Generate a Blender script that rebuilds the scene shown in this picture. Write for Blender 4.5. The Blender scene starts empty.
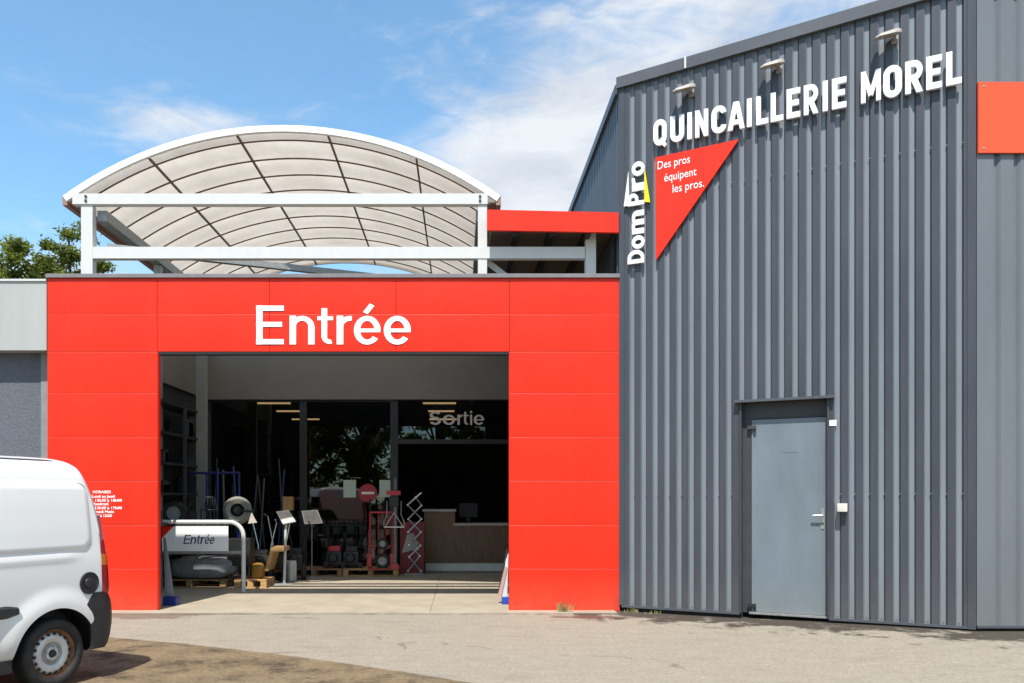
import bpy, bmesh, math, random
import numpy as np
from mathutils import Vector, Matrix
R = math.radians
random.seed(7)
SC = bpy.context.scene
COL = SC.collection

# ------------------------------------------------------------------ camera
F = 800.0
EYE = 1.55
PX, PY = 461.0, 498.0
cam_d = bpy.data.cameras.new('camera')
cam_d.sensor_width = 36.0
cam_d.lens = F / 1024 * 36
cam_d.shift_x = (512 - PX) / 1024
cam_d.shift_y = (PY - 341.5) / 1024
cam_d.clip_end = 2000
cam = bpy.data.objects.new('camera', cam_d)
cam.location = (0, 0, EYE)
cam.rotation_euler = (R(90), 0, 0)
COL.objects.link(cam)
SC.camera = cam

def at(x, y, Y):
    return Vector(((x - PX) / F * Y, Y, EYE + (PY - y) / F * Y))

def gp(x, y):
    Y = F * EYE / (y - PY)
    return Vector(((x - PX) / F * Y, Y, 0))

# ------------------------------------------------------------------ materials
MATS = {}
def mat(name, col, rough=.5, metal=0.0, var=.12, scale=6.0, bump=0.0, bscale=60.0, spec=.5, col2=None, stretch=(1, 1, 1), coat=0.0, grime=None):
    m = bpy.data.materials.new(name)
    m.use_nodes = True
    nt = m.node_tree
    b = nt.nodes['Principled BSDF']
    b.inputs['Roughness'].default_value = rough
    b.inputs['Metallic'].default_value = metal
    b.inputs['Specular IOR Level'].default_value = spec
    if coat:
        b.inputs['Coat Weight'].default_value = coat
        b.inputs['Coat Roughness'].default_value = .08
    tc = nt.nodes.new('ShaderNodeTexCoord')
    mp = nt.nodes.new('ShaderNodeMapping')
    mp.inputs['Scale'].default_value = stretch
    nt.links.new(tc.outputs['Object'], mp.inputs['Vector'])
    n = nt.nodes.new('ShaderNodeTexNoise')
    n.inputs['Scale'].default_value = scale
    n.inputs['Detail'].default_value = 6
    n.inputs['Roughness'].default_value = .65
    nt.links.new(mp.outputs['Vector'], n.inputs['Vector'])
    cr = nt.nodes.new('ShaderNodeValToRGB')
    c2 = col2 if col2 else tuple(min(1, c * (1 + var)) for c in col)
    c1 = tuple(c * (1 - var) for c in col) if not col2 else col
    cr.color_ramp.elements[0].position = .3
    cr.color_ramp.elements[1].position = .7
    cr.color_ramp.elements[0].color = (*c1, 1)
    cr.color_ramp.elements[1].color = (*c2, 1)
    nt.links.new(n.outputs['Fac'], cr.inputs['Fac'])
    out = cr.outputs['Color']
    if grime:   # dust and splash marks that reach up from the ground, plus faint run-off streaks
        hgt, gcol, amt, streak = grime
        sz = nt.nodes.new('ShaderNodeSeparateXYZ'); nt.links.new(tc.outputs['Object'], sz.inputs[0])
        gn = nt.nodes.new('ShaderNodeTexNoise'); gn.inputs['Scale'].default_value = 7; gn.inputs['Detail'].default_value = 7; gn.inputs['Roughness'].default_value = .7
        nt.links.new(tc.outputs['Object'], gn.inputs['Vector'])
        m1 = nt.nodes.new('ShaderNodeMapRange'); m1.inputs['From Min'].default_value = 0; m1.inputs['From Max'].default_value = hgt; m1.inputs['To Min'].default_value = 1; m1.inputs['To Max'].default_value = 0
        nt.links.new(sz.outputs['Z'], m1.inputs['Value'])
        m2 = nt.nodes.new('ShaderNodeMath'); m2.operation = 'MULTIPLY'; nt.links.new(m1.outputs[0], m2.inputs[0]); nt.links.new(gn.outputs['Fac'], m2.inputs[1])
        m3 = nt.nodes.new('ShaderNodeMath'); m3.operation = 'MULTIPLY'; m3.use_clamp = True; nt.links.new(m2.outputs[0], m3.inputs[0]); m3.inputs[1].default_value = amt * 2
        ms = nt.nodes.new('ShaderNodeMapping'); ms.inputs['Scale'].default_value = (14, 14, .35); nt.links.new(tc.outputs['Object'], ms.inputs['Vector'])
        sn = nt.nodes.new('ShaderNodeTexNoise'); sn.inputs['Scale'].default_value = 1; sn.inputs['Detail'].default_value = 5; nt.links.new(ms.outputs[0], sn.inputs['Vector'])
        m4 = nt.nodes.new('ShaderNodeMapRange'); m4.inputs['From Min'].default_value = .56; m4.inputs['From Max'].default_value = .75; m4.inputs['To Max'].default_value = streak; nt.links.new(sn.outputs['Fac'], m4.inputs['Value'])
        m5 = nt.nodes.new('ShaderNodeMath'); m5.operation = 'MAXIMUM'; nt.links.new(m3.outputs[0], m5.inputs[0]); nt.links.new(m4.outputs[0], m5.inputs[1])
        gx_ = nt.nodes.new('ShaderNodeMix'); gx_.data_type = 'RGBA'; nt.links.new(m5.outputs[0], gx_.inputs[0]); nt.links.new(out, gx_.inputs[6]); gx_.inputs[7].default_value = (*gcol, 1)
        out = gx_.outputs[2]
    nt.links.new(out, b.inputs['Base Color'])
    mr = nt.nodes.new('ShaderNodeMapRange')
    mr.inputs['To Min'].default_value = max(0, rough - .08)
    mr.inputs['To Max'].default_value = min(1, rough + .08)
    nt.links.new(n.outputs['Fac'], mr.inputs['Value'])
    nt.links.new(mr.outputs['Result'], b.inputs['Roughness'])
    if bump:
        n2 = nt.nodes.new('ShaderNodeTexNoise')
        n2.inputs['Scale'].default_value = bscale
        n2.inputs['Detail'].default_value = 4
        nt.links.new(mp.outputs['Vector'], n2.inputs['Vector'])
        bp = nt.nodes.new('ShaderNodeBump')
        bp.inputs['Strength'].default_value = bump
        bp.inputs['Distance'].default_value = .01
        nt.links.new(n2.outputs['Fac'], bp.inputs['Height'])
        nt.links.new(bp.outputs['Normal'], b.inputs['Normal'])
    MATS[name] = m
    return m

def emit(name, col, strength):
    m = bpy.data.materials.new(name); m.use_nodes = True
    b = m.node_tree.nodes['Principled BSDF']
    b.inputs['Base Color'].default_value = (.8, .8, .8, 1)
    b.inputs['Emission Color'].default_value = (*col, 1)
    b.inputs['Emission Strength'].default_value = strength
    return m

RED = mat('red_panel_paint', (.73, .026, .0075), .46, var=.10, scale=1.6, stretch=(1, 1, .35), spec=.28, bump=.03, bscale=2, grime=(.5, (.36, .17, .10), .24, .035))
RED2 = mat('red_sign_paint', (.73, .026, .008), .45, var=.04, spec=.28)
ORANGE = mat('orange_panel_paint', (.80, .085, .022), .45, var=.04)
WHITE = mat('white_sign_paint', (.86, .86, .86), .4, var=.03)
VINYL = mat('white_vinyl', (.88, .87, .86), .45, var=.02)
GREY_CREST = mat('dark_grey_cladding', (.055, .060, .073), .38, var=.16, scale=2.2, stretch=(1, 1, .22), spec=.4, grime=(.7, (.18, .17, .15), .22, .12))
GREY_VALLEY = mat('light_grey_cladding', (.190, .212, .240), .42, var=.10, scale=1.6, stretch=(1, 1, .25), spec=.4, grime=(.7, (.22, .21, .19), .25, .10))  # paler grey on the rib valley strips
GREY_RIGHT = mat('mid_grey_cladding', (.146, .158, .174), .42, var=.08, scale=1.6, stretch=(1, 1, .25), spec=.4, grime=(.7, (.20, .19, .17), .25, .12))  # mid grey of the right wall, between the front wall's two tones
GREY_FLASH = mat('grey_flashing', (.080, .085, .098), .38, var=.1, scale=2)
DOORPAINT = mat('blue_grey_door_paint', (.150, .185, .212), .42, var=.13, scale=2.2, stretch=(1, 1, .35), bump=.03, bscale=8, grime=(.6, (.26, .25, .22), .4, .18))
DARKREC = mat('dark_grey_paint', (.045, .046, .055), .5)
BLACKISH = mat('near_black', (.012, .012, .013), .6)
PLASTIC = mat('black_plastic', (.022, .023, .026), .48, var=.2, scale=14, bump=.05, bscale=120)
GALV = mat('galvanised_steel', (.60, .60, .58), .5, var=.03, scale=9, bump=.02)
GALVD = mat('dull_galvanised_steel', (.30, .30, .29), .5, metal=.3, var=.25, scale=25)
ALU = mat('dark_aluminium', (.035, .036, .04), .4, metal=.2)
COPING = mat('grey_coping_metal', (.20, .185, .19), .45)
CONC = mat('plinth_concrete', (.16, .145, .125), .9, var=.3, scale=5, bump=.4)
CREAM = mat('cream_metal_fascia', (.40, .405, .385), .5, var=.06, scale=1.5, stretch=(6, 1, .3))
STUCCO = mat('grey_roughcast', (.125, .134, .155), .95, var=.34, scale=60, bump=.9, bscale=60)
TRIMG = mat('grey_trim', (.24, .245, .25), .6)
BAND = mat('taupe_band', (.20, .185, .165), .7, var=.08, scale=1.2)
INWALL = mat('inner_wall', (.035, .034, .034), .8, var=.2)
WOODC = mat('brown_wood_laminate', (.17, .095, .055), .5, var=.3, scale=5, stretch=(9, 9, .6))
WORKTOP = mat('pale_worktop', (.45, .42, .38), .5)
PALLET = mat('pallet_wood', (.50, .29, .12), .8, var=.3, scale=5, stretch=(1, 5, 5), bump=.3)
PALLETD = mat('old_pallet_wood', (.30, .17, .075), .8, var=.3, scale=5, stretch=(1, 5, 5), bump=.3)
CARD = mat('cardboard', (.42, .24, .10), .8)
BROWN = mat('brown_bar', (.14, .095, .072), .6)
GUTTER = mat('brown_eave_lining', (.30, .17, .12), .6, var=.15, scale=4)
VWHITE = mat('white_edge_trim', (.85, .84, .82), .4, var=.02)
VANWHITE = mat('white_car_paint', (.84, .825, .80), .30, var=.015, scale=2, coat=.5, grime=(.62, (.33, .29, .24), .5, .0))
RUBBER = mat('tyre_rubber', (.022, .021, .020), .75, var=.5, scale=9, bump=.2)
RUST = mat('rusty_steel', (.27, .125, .06), .75, var=.45, scale=16, bump=.2)
STEELW = mat('silver_wheel_paint', (.64, .64, .62), .4, metal=.2, var=.15, scale=9)
REDLENS = mat('red_lens', (.33, .008, .012), .12, var=.05, coat=.8)
ORLENS = mat('orange_lens', (.60, .16, .02), .12, var=.05, coat=.8)
CARGLASS = mat('dark_car_glass', (.012, .014, .016), .06)
REDM = mat('red_machine_paint', (.52, .02, .03), .35, var=.1, coat=.3)
BLUEM = mat('blue_tube_paint', (.012, .02, .12), .4)
BLUEB = mat('bright_blue_plastic', (.015, .07, .42), .4)
YELLOW = mat('yellow_plastic', (.30, .15, .015), .45)
YELSIGN = mat('yellow_sign_paint', (.85, .72, .01), .4, var=.02)
BEIGEM = mat('beige_machine_casing', (.19, .185, .15), .5)
TARP = mat('grey_plastic_sheet', (.17, .175, .185), .35, var=.4, scale=4, bump=.9, bscale=7)
PAPER = mat('pale_paper', (.52, .62, .53), .8, var=.03)
SHEET = mat('printed_card', (.62, .55, .46), .6, var=.2, scale=14)
ENG = mat('dark_engine', (.020, .020, .021), .45, var=.5, scale=14)
CHROME = mat('bright_steel', (.62, .62, .60), .3, metal=.8)
LAMPB = mat('weathered_lamp_casing', (.34, .32, .28), .6, var=.25, scale=20)
NAVY = mat('navy_lettering', (.03, .045, .09), .5)
BARK = mat('tree_bark', (.10, .075, .05), .9, var=.3, scale=10, bump=.5)
STRAW = mat('dry_grass', (.36, .33, .14), .8)
LAMPGLOW = emit('lamp_glow', (1, .62, .30), .55)

def leafmat(name, c1, c2):
    m = bpy.data.materials.new(name); m.use_nodes = True
    nt = m.node_tree
    b = nt.nodes['Principled BSDF']; b.inputs['Roughness'].default_value = .55
    tc = nt.nodes.new('ShaderNodeTexCoord')
    n = nt.nodes.new('ShaderNodeTexNoise'); n.inputs['Scale'].default_value = 1.1; n.inputs['Detail'].default_value = 3
    nt.links.new(tc.outputs['Object'], n.inputs['Vector'])
    cr = nt.nodes.new('ShaderNodeValToRGB')
    cr.color_ramp.elements[0].position = .35; cr.color_ramp.elements[1].position = .65
    cr.color_ramp.elements[0].color = (*c1, 1); cr.color_ramp.elements[1].color = (*c2, 1)
    nt.links.new(n.outputs['Fac'], cr.inputs['Fac'])
    nt.links.new(cr.outputs['Color'], b.inputs['Base Color'])
    t = nt.nodes.new('ShaderNodeBsdfTranslucent')
    nt.links.new(cr.outputs['Color'], t.inputs['Color'])
    mx = nt.nodes.new('ShaderNodeMixShader'); mx.inputs['Fac'].default_value = .48
    nt.links.new(b.outputs[0], mx.inputs[1]); nt.links.new(t.outputs[0], mx.inputs[2])
    nt.links.new(mx.outputs[0], nt.nodes['Material Output'].inputs['Surface'])
    return m
LEAF = leafmat('oak_leaves', (.050, .078, .010), (.25, .28, .030))

def polycarb():
    m = bpy.data.materials.new('translucent_polycarbonate'); m.use_nodes = True
    nt = m.node_tree
    b = nt.nodes['Principled BSDF']
    b.inputs['Roughness'].default_value = .35
    tc = nt.nodes.new('ShaderNodeTexCoord')
    n = nt.nodes.new('ShaderNodeTexNoise'); n.inputs['Scale'].default_value = 1.7; n.inputs['Detail'].default_value = 8; n.inputs['Roughness'].default_value = .68
    nt.links.new(tc.outputs['Object'], n.inputs['Vector'])
    cr = nt.nodes.new('ShaderNodeValToRGB')
    cr.color_ramp.elements[0].position = .3; cr.color_ramp.elements[1].position = .7
    cr.color_ramp.elements[0].color = (.41, .355, .295, 1); cr.color_ramp.elements[1].color = (.52, .46, .395, 1)
    nt.links.new(n.outputs['Fac'], cr.inputs['Fac'])
    nt.links.new(cr.outputs['Color'], b.inputs['Base Color'])
    t = nt.nodes.new('ShaderNodeBsdfTranslucent')
    nt.links.new(cr.outputs['Color'], t.inputs['Color'])
    mx = nt.nodes.new('ShaderNodeMixShader'); mx.inputs['Fac'].default_value = .72
    nt.links.new(b.outputs[0], mx.inputs[1]); nt.links.new(t.outputs[0], mx.inputs[2])
    nt.links.new(mx.outputs[0], nt.nodes['Material Output'].inputs['Surface'])
    return m
POLY = polycarb()

def glassmat():
    m = bpy.data.materials.new('shop_glass'); m.use_nodes = True
    nt = m.node_tree
    nt.nodes.remove(nt.nodes['Principled BSDF'])
    fr = nt.nodes.new('ShaderNodeFresnel'); fr.inputs['IOR'].default_value = 1.8
    tr = nt.nodes.new('ShaderNodeBsdfTransparent'); tr.inputs['Color'].default_value = (.50, .54, .52, 1)
    gl = nt.nodes.new('ShaderNodeBsdfGlossy'); gl.inputs['Roughness'].default_value = 0.0
    mx = nt.nodes.new('ShaderNodeMixShader')
    nt.links.new(fr.outputs[0], mx.inputs[0]); nt.links.new(tr.outputs[0], mx.inputs[1]); nt.links.new(gl.outputs[0], mx.inputs[2])
    nt.links.new(mx.outputs[0], nt.nodes['Material Output'].inputs['Surface'])
    return m
GLASS = glassmat()

# ------------------------------------------------------------------ mesh helper
class MB:
    def __init__(self):
        self.v = []; self.f = []; self.m = []
    def add(self, verts, faces, mi=0):
        o = len(self.v)
        self.v += [Vector(p) for p in verts]
        for f in faces:
            self.f.append([o + i for i in f]); self.m.append(mi)
    def box(self, x0, x1, y0, y1, z0, z1, mi=0, bev=0.0):
        if bev:
            self.bevbox(Vector(((x0+x1)/2, (y0+y1)/2, (z0+z1)/2)), (abs(x1-x0)/2, abs(y1-y0)/2, abs(z1-z0)/2), Matrix.Identity(3), mi, bev); return self
        v = [(x, y, z) for x in (x0, x1) for y in (y0, y1) for z in (z0, z1)]
        self.add(v, [(0, 1, 3, 2), (4, 6, 7, 5), (0, 4, 5, 1), (2, 3, 7, 6), (0, 2, 6, 4), (1, 5, 7, 3)], mi)
        return self
    def bevbox(self, c, h, rot, mi=0, bev=.005):
        bm = bmesh.new()
        bmesh.ops.create_cube(bm, size=2)
        for v in bm.verts:
            v.co = Vector((v.co.x * h[0], v.co.y * h[1], v.co.z * h[2]))
        bmesh.ops.bevel(bm, geom=list(bm.edges), offset=min(bev, min(h) * .9), segments=2, affect='EDGES', profile=.7)
        bm.verts.index_update()
        self.add([c + rot @ v.co for v in bm.verts], [[v.index for v in f.verts] for f in bm.faces], mi)
        bm.free(); return self
    def obox(self, c, ax, ay, az, mi=0):
        c = Vector(c); ax, ay, az = Vector(ax), Vector(ay), Vector(az)
        v = [c + sx * ax + sy * ay + sz * az for sx in (-1, 1) for sy in (-1, 1) for sz in (-1, 1)]
        self.add(v, [(0, 1, 3, 2), (4, 6, 7, 5), (0, 4, 5, 1), (2, 3, 7, 6), (0, 2, 6, 4), (1, 5, 7, 3)], mi); return self
    def bar(self, a, b, w, h, mi=0, up=(0, 0, 1)):
        a, b = Vector(a), Vector(b); d = b - a; L = d.length; d.normalize()
        u = Vector(up)
        s = d.cross(u)
        if s.length < 1e-4: s = d.cross(Vector((1, 0, 0)))
        s.normalize(); u = s.cross(d)
        return self.obox((a + b) / 2, d * L / 2, s * w / 2, u * h / 2, mi)
    def tube(self, pts, r, n=10, mi=0, cap=True, closed=False):
        pts = [Vector(p) for p in pts]
        rs = r if isinstance(r, (list, tuple)) else [r] * len(pts)
        N = len(pts); rings = []
        prev = None
        for i, p in enumerate(pts):
            if closed: d = (pts[(i + 1) % N] - pts[i - 1])
            else: d = (pts[min(i + 1, N - 1)] - pts[max(i - 1, 0)])
            d.normalize()
            if prev is None:
                a = d.orthogonal().normalized()
            else:
                a = (prev - d * prev.dot(d)).normalized()
            prev = a
            b = d.cross(a)
            rings.append([p + rs[i] * (math.cos(2 * math.pi * k / n) * a + math.sin(2 * math.pi * k / n) * b) for k in range(n)])
        vs = [q for rr in rings for q in rr]; fs = []
        for i in range(N if closed else N - 1):
            for k in range(n):
                j = (i + 1) % N
                fs.append((i * n + k, i * n + (k + 1) % n, j * n + (k + 1) % n, j * n + k))
        if cap and not closed:
            fs.append(tuple(range(n))[::-1]); fs.append(tuple((N - 1) * n + k for k in range(n)))
        self.add(vs, fs, mi); return self
    def lathe(self, prof, c, axis, n=32, mi=0, mis=None):
        c = Vector(c); ax = Vector(axis).normalized(); a = ax.orthogonal().normalized(); b = ax.cross(a)
        vs = []
        for (r, h) in prof:
            for k in range(n):
                t = 2 * math.pi * k / n
                vs.append(c + ax * h + r * (math.cos(t) * a + math.sin(t) * b))
        for i in range(len(prof) - 1):
            fs = [(i * n + k, i * n + (k + 1) % n, (i + 1) * n + (k + 1) % n, (i + 1) * n + k) for k in range(n)]
            self._grid(vs, fs, mis[i] if mis else mi, first=(i == 0))
        return self
    def _grid(self, vs, fs, mi, first):
        if first:
            self._o = len(self.v); self.v += vs
        for f in fs:
            self.f.append([self._o + i for i in f]); self.m.append(mi)
    def prism(self, poly, n, thick, mi=0):
        # poly: 3D points (front), extruded along -n*thick
        n = Vector(n)
        k = len(poly); poly = [Vector(p) for p in poly]
        vs = poly + [p - n * thick for p in poly]
        fs = [tuple(range(k)), tuple(range(2 * k - 1, k - 1, -1))]
        fs += [(i, k + i, k + (i + 1) % k, (i + 1) % k) for i in range(k)]
        self.add(vs, fs, mi); return self
    def build(self, name, mats, parent=None, loc=None, smooth=False, norm=True, **kw):
        if not isinstance(mats, (list, tuple)): mats = [mats]
        me = bpy.data.meshes.new(name)
        if parent is not None: o0 = Vector(parent['_w'])
        elif loc is not None: o0 = Vector(loc)
        else:
            xs = [p.x for p in self.v]; ys = [p.y for p in self.v]; zs = [p.z for p in self.v]
            o0 = Vector(((min(xs) + max(xs)) / 2, (min(ys) + max(ys)) / 2, min(zs)))
        me.from_pydata([p - o0 for p in self.v], [], self.f)
        for m in mats: me.materials.append(m)
        me.polygons.foreach_set('material_index', self.m)
        if norm:
            bm = bmesh.new(); bm.from_mesh(me)
            bmesh.ops.recalc_face_normals(bm, faces=bm.faces[:]); bm.to_mesh(me); bm.free()
        if smooth:
            me.polygons.foreach_set('use_smooth', [True] * len(me.polygons))
            me.set_sharp_from_angle(angle=R(38))
        me.update()
        o = bpy.data.objects.new(name, me); COL.objects.link(o)
        o['_w'] = tuple(o0)
        if parent is not None: o.parent = parent
        else: o.location = o0
        tag(o, **kw)
        return o

def tag(o, label=None, cat=None, group=None, kind=None):
    if label: o['label'] = label
    if cat: o['category'] = cat
    if group: o['group'] = group
    if kind: o['kind'] = kind

def thing(name, label, cat, loc, group=None):
    o = bpy.data.objects.new(name, None); COL.objects.link(o)
    o.empty_display_size = .1
    o.location = loc; o['_w'] = tuple(loc)
    tag(o, label, cat, group)
    return o

def dup(root, loc, label=None, rz=0.0):
    r = root.copy(); COL.objects.link(r)
    r.location = loc; r.rotation_euler = (0, 0, rz); r['_w'] = tuple(loc)
    if label: r['label'] = label
    for ch in list(root.children):
        c = ch.copy(); COL.objects.link(c); c.parent = r
        for g in list(ch.children):
            d = g.copy(); COL.objects.link(d); d.parent = c
    return r

# ------------------------------------------------------------------ stroke lettering
GLY = {}
def _glyphs():
    s = .2
    def ring(cx, x0, x1, y0, y1, w, r):   # stadium outline
        rx = (x1 - x0) / 2
        return [('A', cx, y1 - r, rx, r, 0, 180, w), ('A', cx, y0 + r, rx, r, 180, 360, w), ('L', x0, y0 + r - .01, x0, y1 - r + .01, w), ('L', x1, y0 + r - .01, x1, y1 - r + .01, w)]
    O = ring(.29, .1, .48, .1, .9, s, .2)
    GLY.update({
        'I': [('L', .1, 0, .1, 1, s)],
        'L': [('L', .1, 0, .1, 1, s), ('L', 0, .095, .5, .095, .19)],
        'E': [('L', .1, 0, .1, 1, s), ('L', 0, .095, .52, .095, .19), ('L', 0, .905, .52, .905, .19), ('L', 0, .51, .47, .51, .18)],
        'U': [('L', .1, .29, .1, 1, s), ('L', .48, .29, .48, 1, s), ('A', .29, .3, .19, .2, 180, 360, s)],
        'N': [('L', .1, 0, .1, 1, s), ('L', .52, 0, .52, 1, s), ('L', .06, 1.08, .56, -.08, .2)],
        'M': [('L', .1, 0, .1, 1, s), ('L', .74, 0, .74, 1, s), ('L', .06, 1.1, .42, .22, .19), ('L', .78, 1.1, .42, .22, .19)],
        'A': [('L', .07, -.06, .33, 1.08, .19), ('L', .59, -.06, .33, 1.08, .19), ('L', .15, .27, .51, .27, .17)],
        'C': [('A', .29, .7, .19, .2, 8, 180, s), ('A', .29, .3, .19, .2, 180, 352, s), ('L', .1, .29, .1, .71, s)],
        'O': O, 'Q': O + [('L', .3, .24, .54, -.05, .15)],
        'R': [('L', .1, 0, .1, 1, s), ('L', .1, .905, .3, .905, .19), ('L', .1, .47, .3, .47, .18), ('A', .29, .6875, .21, .2175, -90, 90, .19), ('L', .26, .52, .52, -.05, .2)],
        'P': [('L', .1, 0, .1, 1, s), ('L', .1, .905, .3, .905, .19), ('L', .1, .45, .3, .45, .18), ('A', .29, .6775, .21, .2275, -90, 90, .19)],
        'D': [('L', .1, 0, .1, 1, s), ('L', .1, .905, .28, .905, .19), ('L', .1, .095, .28, .095, .19), ('A', .27, .5, .3, .405, -90, 90, .195)],
        'S': [('A', .28, .71, .19, .2, 20, 270, .17), ('A', .28, .29, .2, .22, -160, 90, .17)],
        'n': [('L', .08, 0, .08, .74, .15), ('A', .27, .45, .19, .22, 0, 180, .14), ('L', .46, 0, .46, .46, .15)],
        'm': [('L', .08, 0, .08, .74, .15), ('A', .24, .47, .16, .2, 0, 180, .14), ('L', .40, 0, .40, .48, .15), ('A', .56, .47, .16, .2, 0, 180, .14), ('L', .72, 0, .72, .48, .15)],
        'r': [('L', .08, 0, .08, .74, .15), ('A', .29, .44, .21, .23, 84, 180, .14)],
        't': [('L', .18, .17, .18, .93, .15), ('A', .31, .19, .13, .12, 180, 285, .13), ('L', .02, .67, .38, .67, .11)],
        'e': [('A', .29, .365, .21, .305, 0, 322, .145), ('L', .12, .36, .56, .36, .11)],
        'o': [('A', .29, .365, .21, .3, 0, 360, .155)],
        'i': [('L', .08, 0, .08, .74, .15), ('L', .08, .85, .08, 1, .15)],
    })
    GLY['Ɛ'] = [('L', .075, 0, .075, 1, .15), ('L', 0, .07, .62, .07, .14), ('L', 0, .93, .62, .93, .14), ('L', 0, .515, .58, .515, .135)]
    GLY['é'] = GLY['e'] + [('L', .25, .80, .39, 1.02, .13)]
_glyphs()

def _segfield(X, Y, ax, ay, bx, by):
    dx, dy = bx - ax, by - ay; L2 = dx * dx + dy * dy
    t = ((X - ax) * dx + (Y - ay) * dy) / L2
    tc = np.clip(t, 0, 1)
    d = np.hypot(X - ax - tc * dx, Y - ay - tc * dy)
    return d, t, math.sqrt(L2)

_cache = {}
def glyph_loops(ch, bold=1.0):
    key = (ch, bold)
    if key in _cache: return _cache[key]
    res = 104
    x = np.arange(-.25, 1.15, 1 / res); y = np.arange(-.25, 1.25, 1 / res)
    X, Y = np.meshgrid(x, y)
    f = np.full(X.shape, -1.0)
    caps = ch in 'IELUNMACORPDƐ'
    for st in GLY[ch]:
        w = st[-1] * bold / 2
        if st[0] == 'L':
            ax, ay, bx, by = st[1:5]; L = math.hypot(bx - ax, by - ay)
            ux, uy = (bx - ax) / L, (by - ay) / L
            t = (X - ax) * ux + (Y - ay) * uy; n = np.abs(-(X - ax) * uy + (Y - ay) * ux)
            g = np.minimum(w - n, np.minimum(t, L - t))
        else:
            cx, cy, rx, ry, a0, a1 = st[1:7]
            N = 40; an = np.radians(np.linspace(a0, a1, N + 1))
            px, py = cx + rx * np.cos(an), cy + ry * np.sin(an)
            g = np.full(X.shape, -1.0)
            full = abs(a1 - a0) >= 359
            for i in range(N):
                d, t, L = _segfield(X, Y, px[i], py[i], px[i + 1], py[i + 1])
                q = w - d
                if not full and i == 0: q = np.minimum(q, np.where(t < 0, t * L, 1))
                if not full and i == N - 1: q = np.minimum(q, np.where(t > 1, (1 - t) * L, 1))
                g = np.maximum(g, q)
            if not full:
                for (ax, ay, bx, by) in ((px[0], py[0], px[1], py[1]), (px[-1], py[-1], px[-2], py[-2])):
                    L = math.hypot(bx - ax, by - ay); t = ((X - ax) * (bx - ax) + (Y - ay) * (by - ay)) / L
                    g = np.where((np.hypot(X - ax, Y - ay) < w * 1.6) & (t < 0), np.minimum(g, t), g)
        f = np.maximum(f, g)
    if caps: f = np.minimum(f, np.minimum(Y, 1 - Y))
    # marching squares
    segs = {}
    H, W = f.shape
    def ip(i0, j0, i1, j1):
        a, b = f[i0, j0], f[i1, j1]; t = a / (a - b)
        return (x[j0] + (x[j1] - x[j0]) * t, y[i0] + (y[i1] - y[i0]) * t)
    pts = {}
    pos = f > 0
    cell = pos[:-1, :-1].astype(int) + pos[:-1, 1:] * 2 + pos[1:, 1:] * 4 + pos[1:, :-1] * 8
    for i, j in zip(*np.where((cell > 0) & (cell < 15))):
        c = cell[i, j]
        e = {'b': ('h', i, j), 't': ('h', i + 1, j), 'l': ('v', i, j), 'r': ('v', i, j + 1)}
        tab = {1: 'lb', 2: 'br', 3: 'lr', 4: 'rt', 5: 'lbrt', 6: 'bt', 7: 'lt', 8: 'tl', 9: 'tb', 10: 'brtl', 11: 'tr', 12: 'rl', 13: 'rb', 14: 'bl'}[c]
        for q in range(0, len(tab), 2):
            k0, k1 = e[tab[q]], e[tab[q + 1]]
            segs.setdefault(k0, []).append(k1); segs.setdefault(k1, []).append(k0)
    for k in segs:
        if k[0] == 'h': pts[k] = ip(k[1], k[2], k[1], k[2] + 1)
        else: pts[k] = ip(k[1], k[2], k[1] + 1, k[2])
    loops = []; seen = set()
    for k in list(segs):
        if k in seen: continue
        loop = [k]; seen.add(k); cur = k
        while True:
            nx = [q for q in segs[cur] if q not in seen]
            if not nx: break
            cur = nx[0]; seen.add(cur); loop.append(cur)
        L = [pts[q] for q in loop]
        # drop near-collinear points
        ch2 = True
        while ch2 and len(L) > 8:
            ch2 = False; out = []; skip = False
            for q in range(len(L)):
                a, b, c = L[q - 1], L[q], L[(q + 1) % len(L)]
                if skip: out.append(b); skip = False; continue
                ar = abs((b[0] - a[0]) * (c[1] - a[1]) - (b[1] - a[1]) * (c[0] - a[0]))
                bs = math.hypot(c[0] - a[0], c[1] - a[1])
                if bs > 1e-9 and ar / bs < .0013: skip = True; ch2 = True
                else: out.append(b)
            L = out
        if len(L) >= 3: loops.append(L)
    _cache[key] = loops
    return loops

def curve_mesh(loops, depth):
    cu = bpy.data.curves.new('tmp', 'CURVE'); cu.dimensions = '2D'; cu.fill_mode = 'BOTH'; cu.extrude = depth / 2
    for L in loops:
        sp = cu.splines.new('POLY'); sp.points.add(len(L) - 1); sp.use_cyclic_u = True
        for p, q in zip(sp.points, L): p.co = (q[0], q[1], 0, 1)
    o = bpy.data.objects.new('tmp', cu)
    me = bpy.data.meshes.new_from_object(o)
    v = [p.co.copy() for p in me.vertices]; f = [list(p.vertices) for p in me.polygons]
    bpy.data.objects.remove(o); bpy.data.curves.remove(cu); bpy.data.meshes.remove(me)
    return v, f

def letter(mb, ch, x0, x1, base, cap, depth, place, bold=1.0, mi=0, shear=0.0):
    loops = glyph_loops(ch, bold)
    xs = [p[0] for L in loops for p in L]; a, b = min(xs), max(xs)
    sc = (x1 - x0) / (b - a)
    L2 = [[(x0 + (p[0] - a) * sc + shear * p[1] * cap, base + p[1] * cap) for p in L] for L in loops]
    v, f = curve_mesh(L2, depth)
    mb.add([place(p.x, p.y, p.z + depth / 2) for p in v], f, mi)

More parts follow.
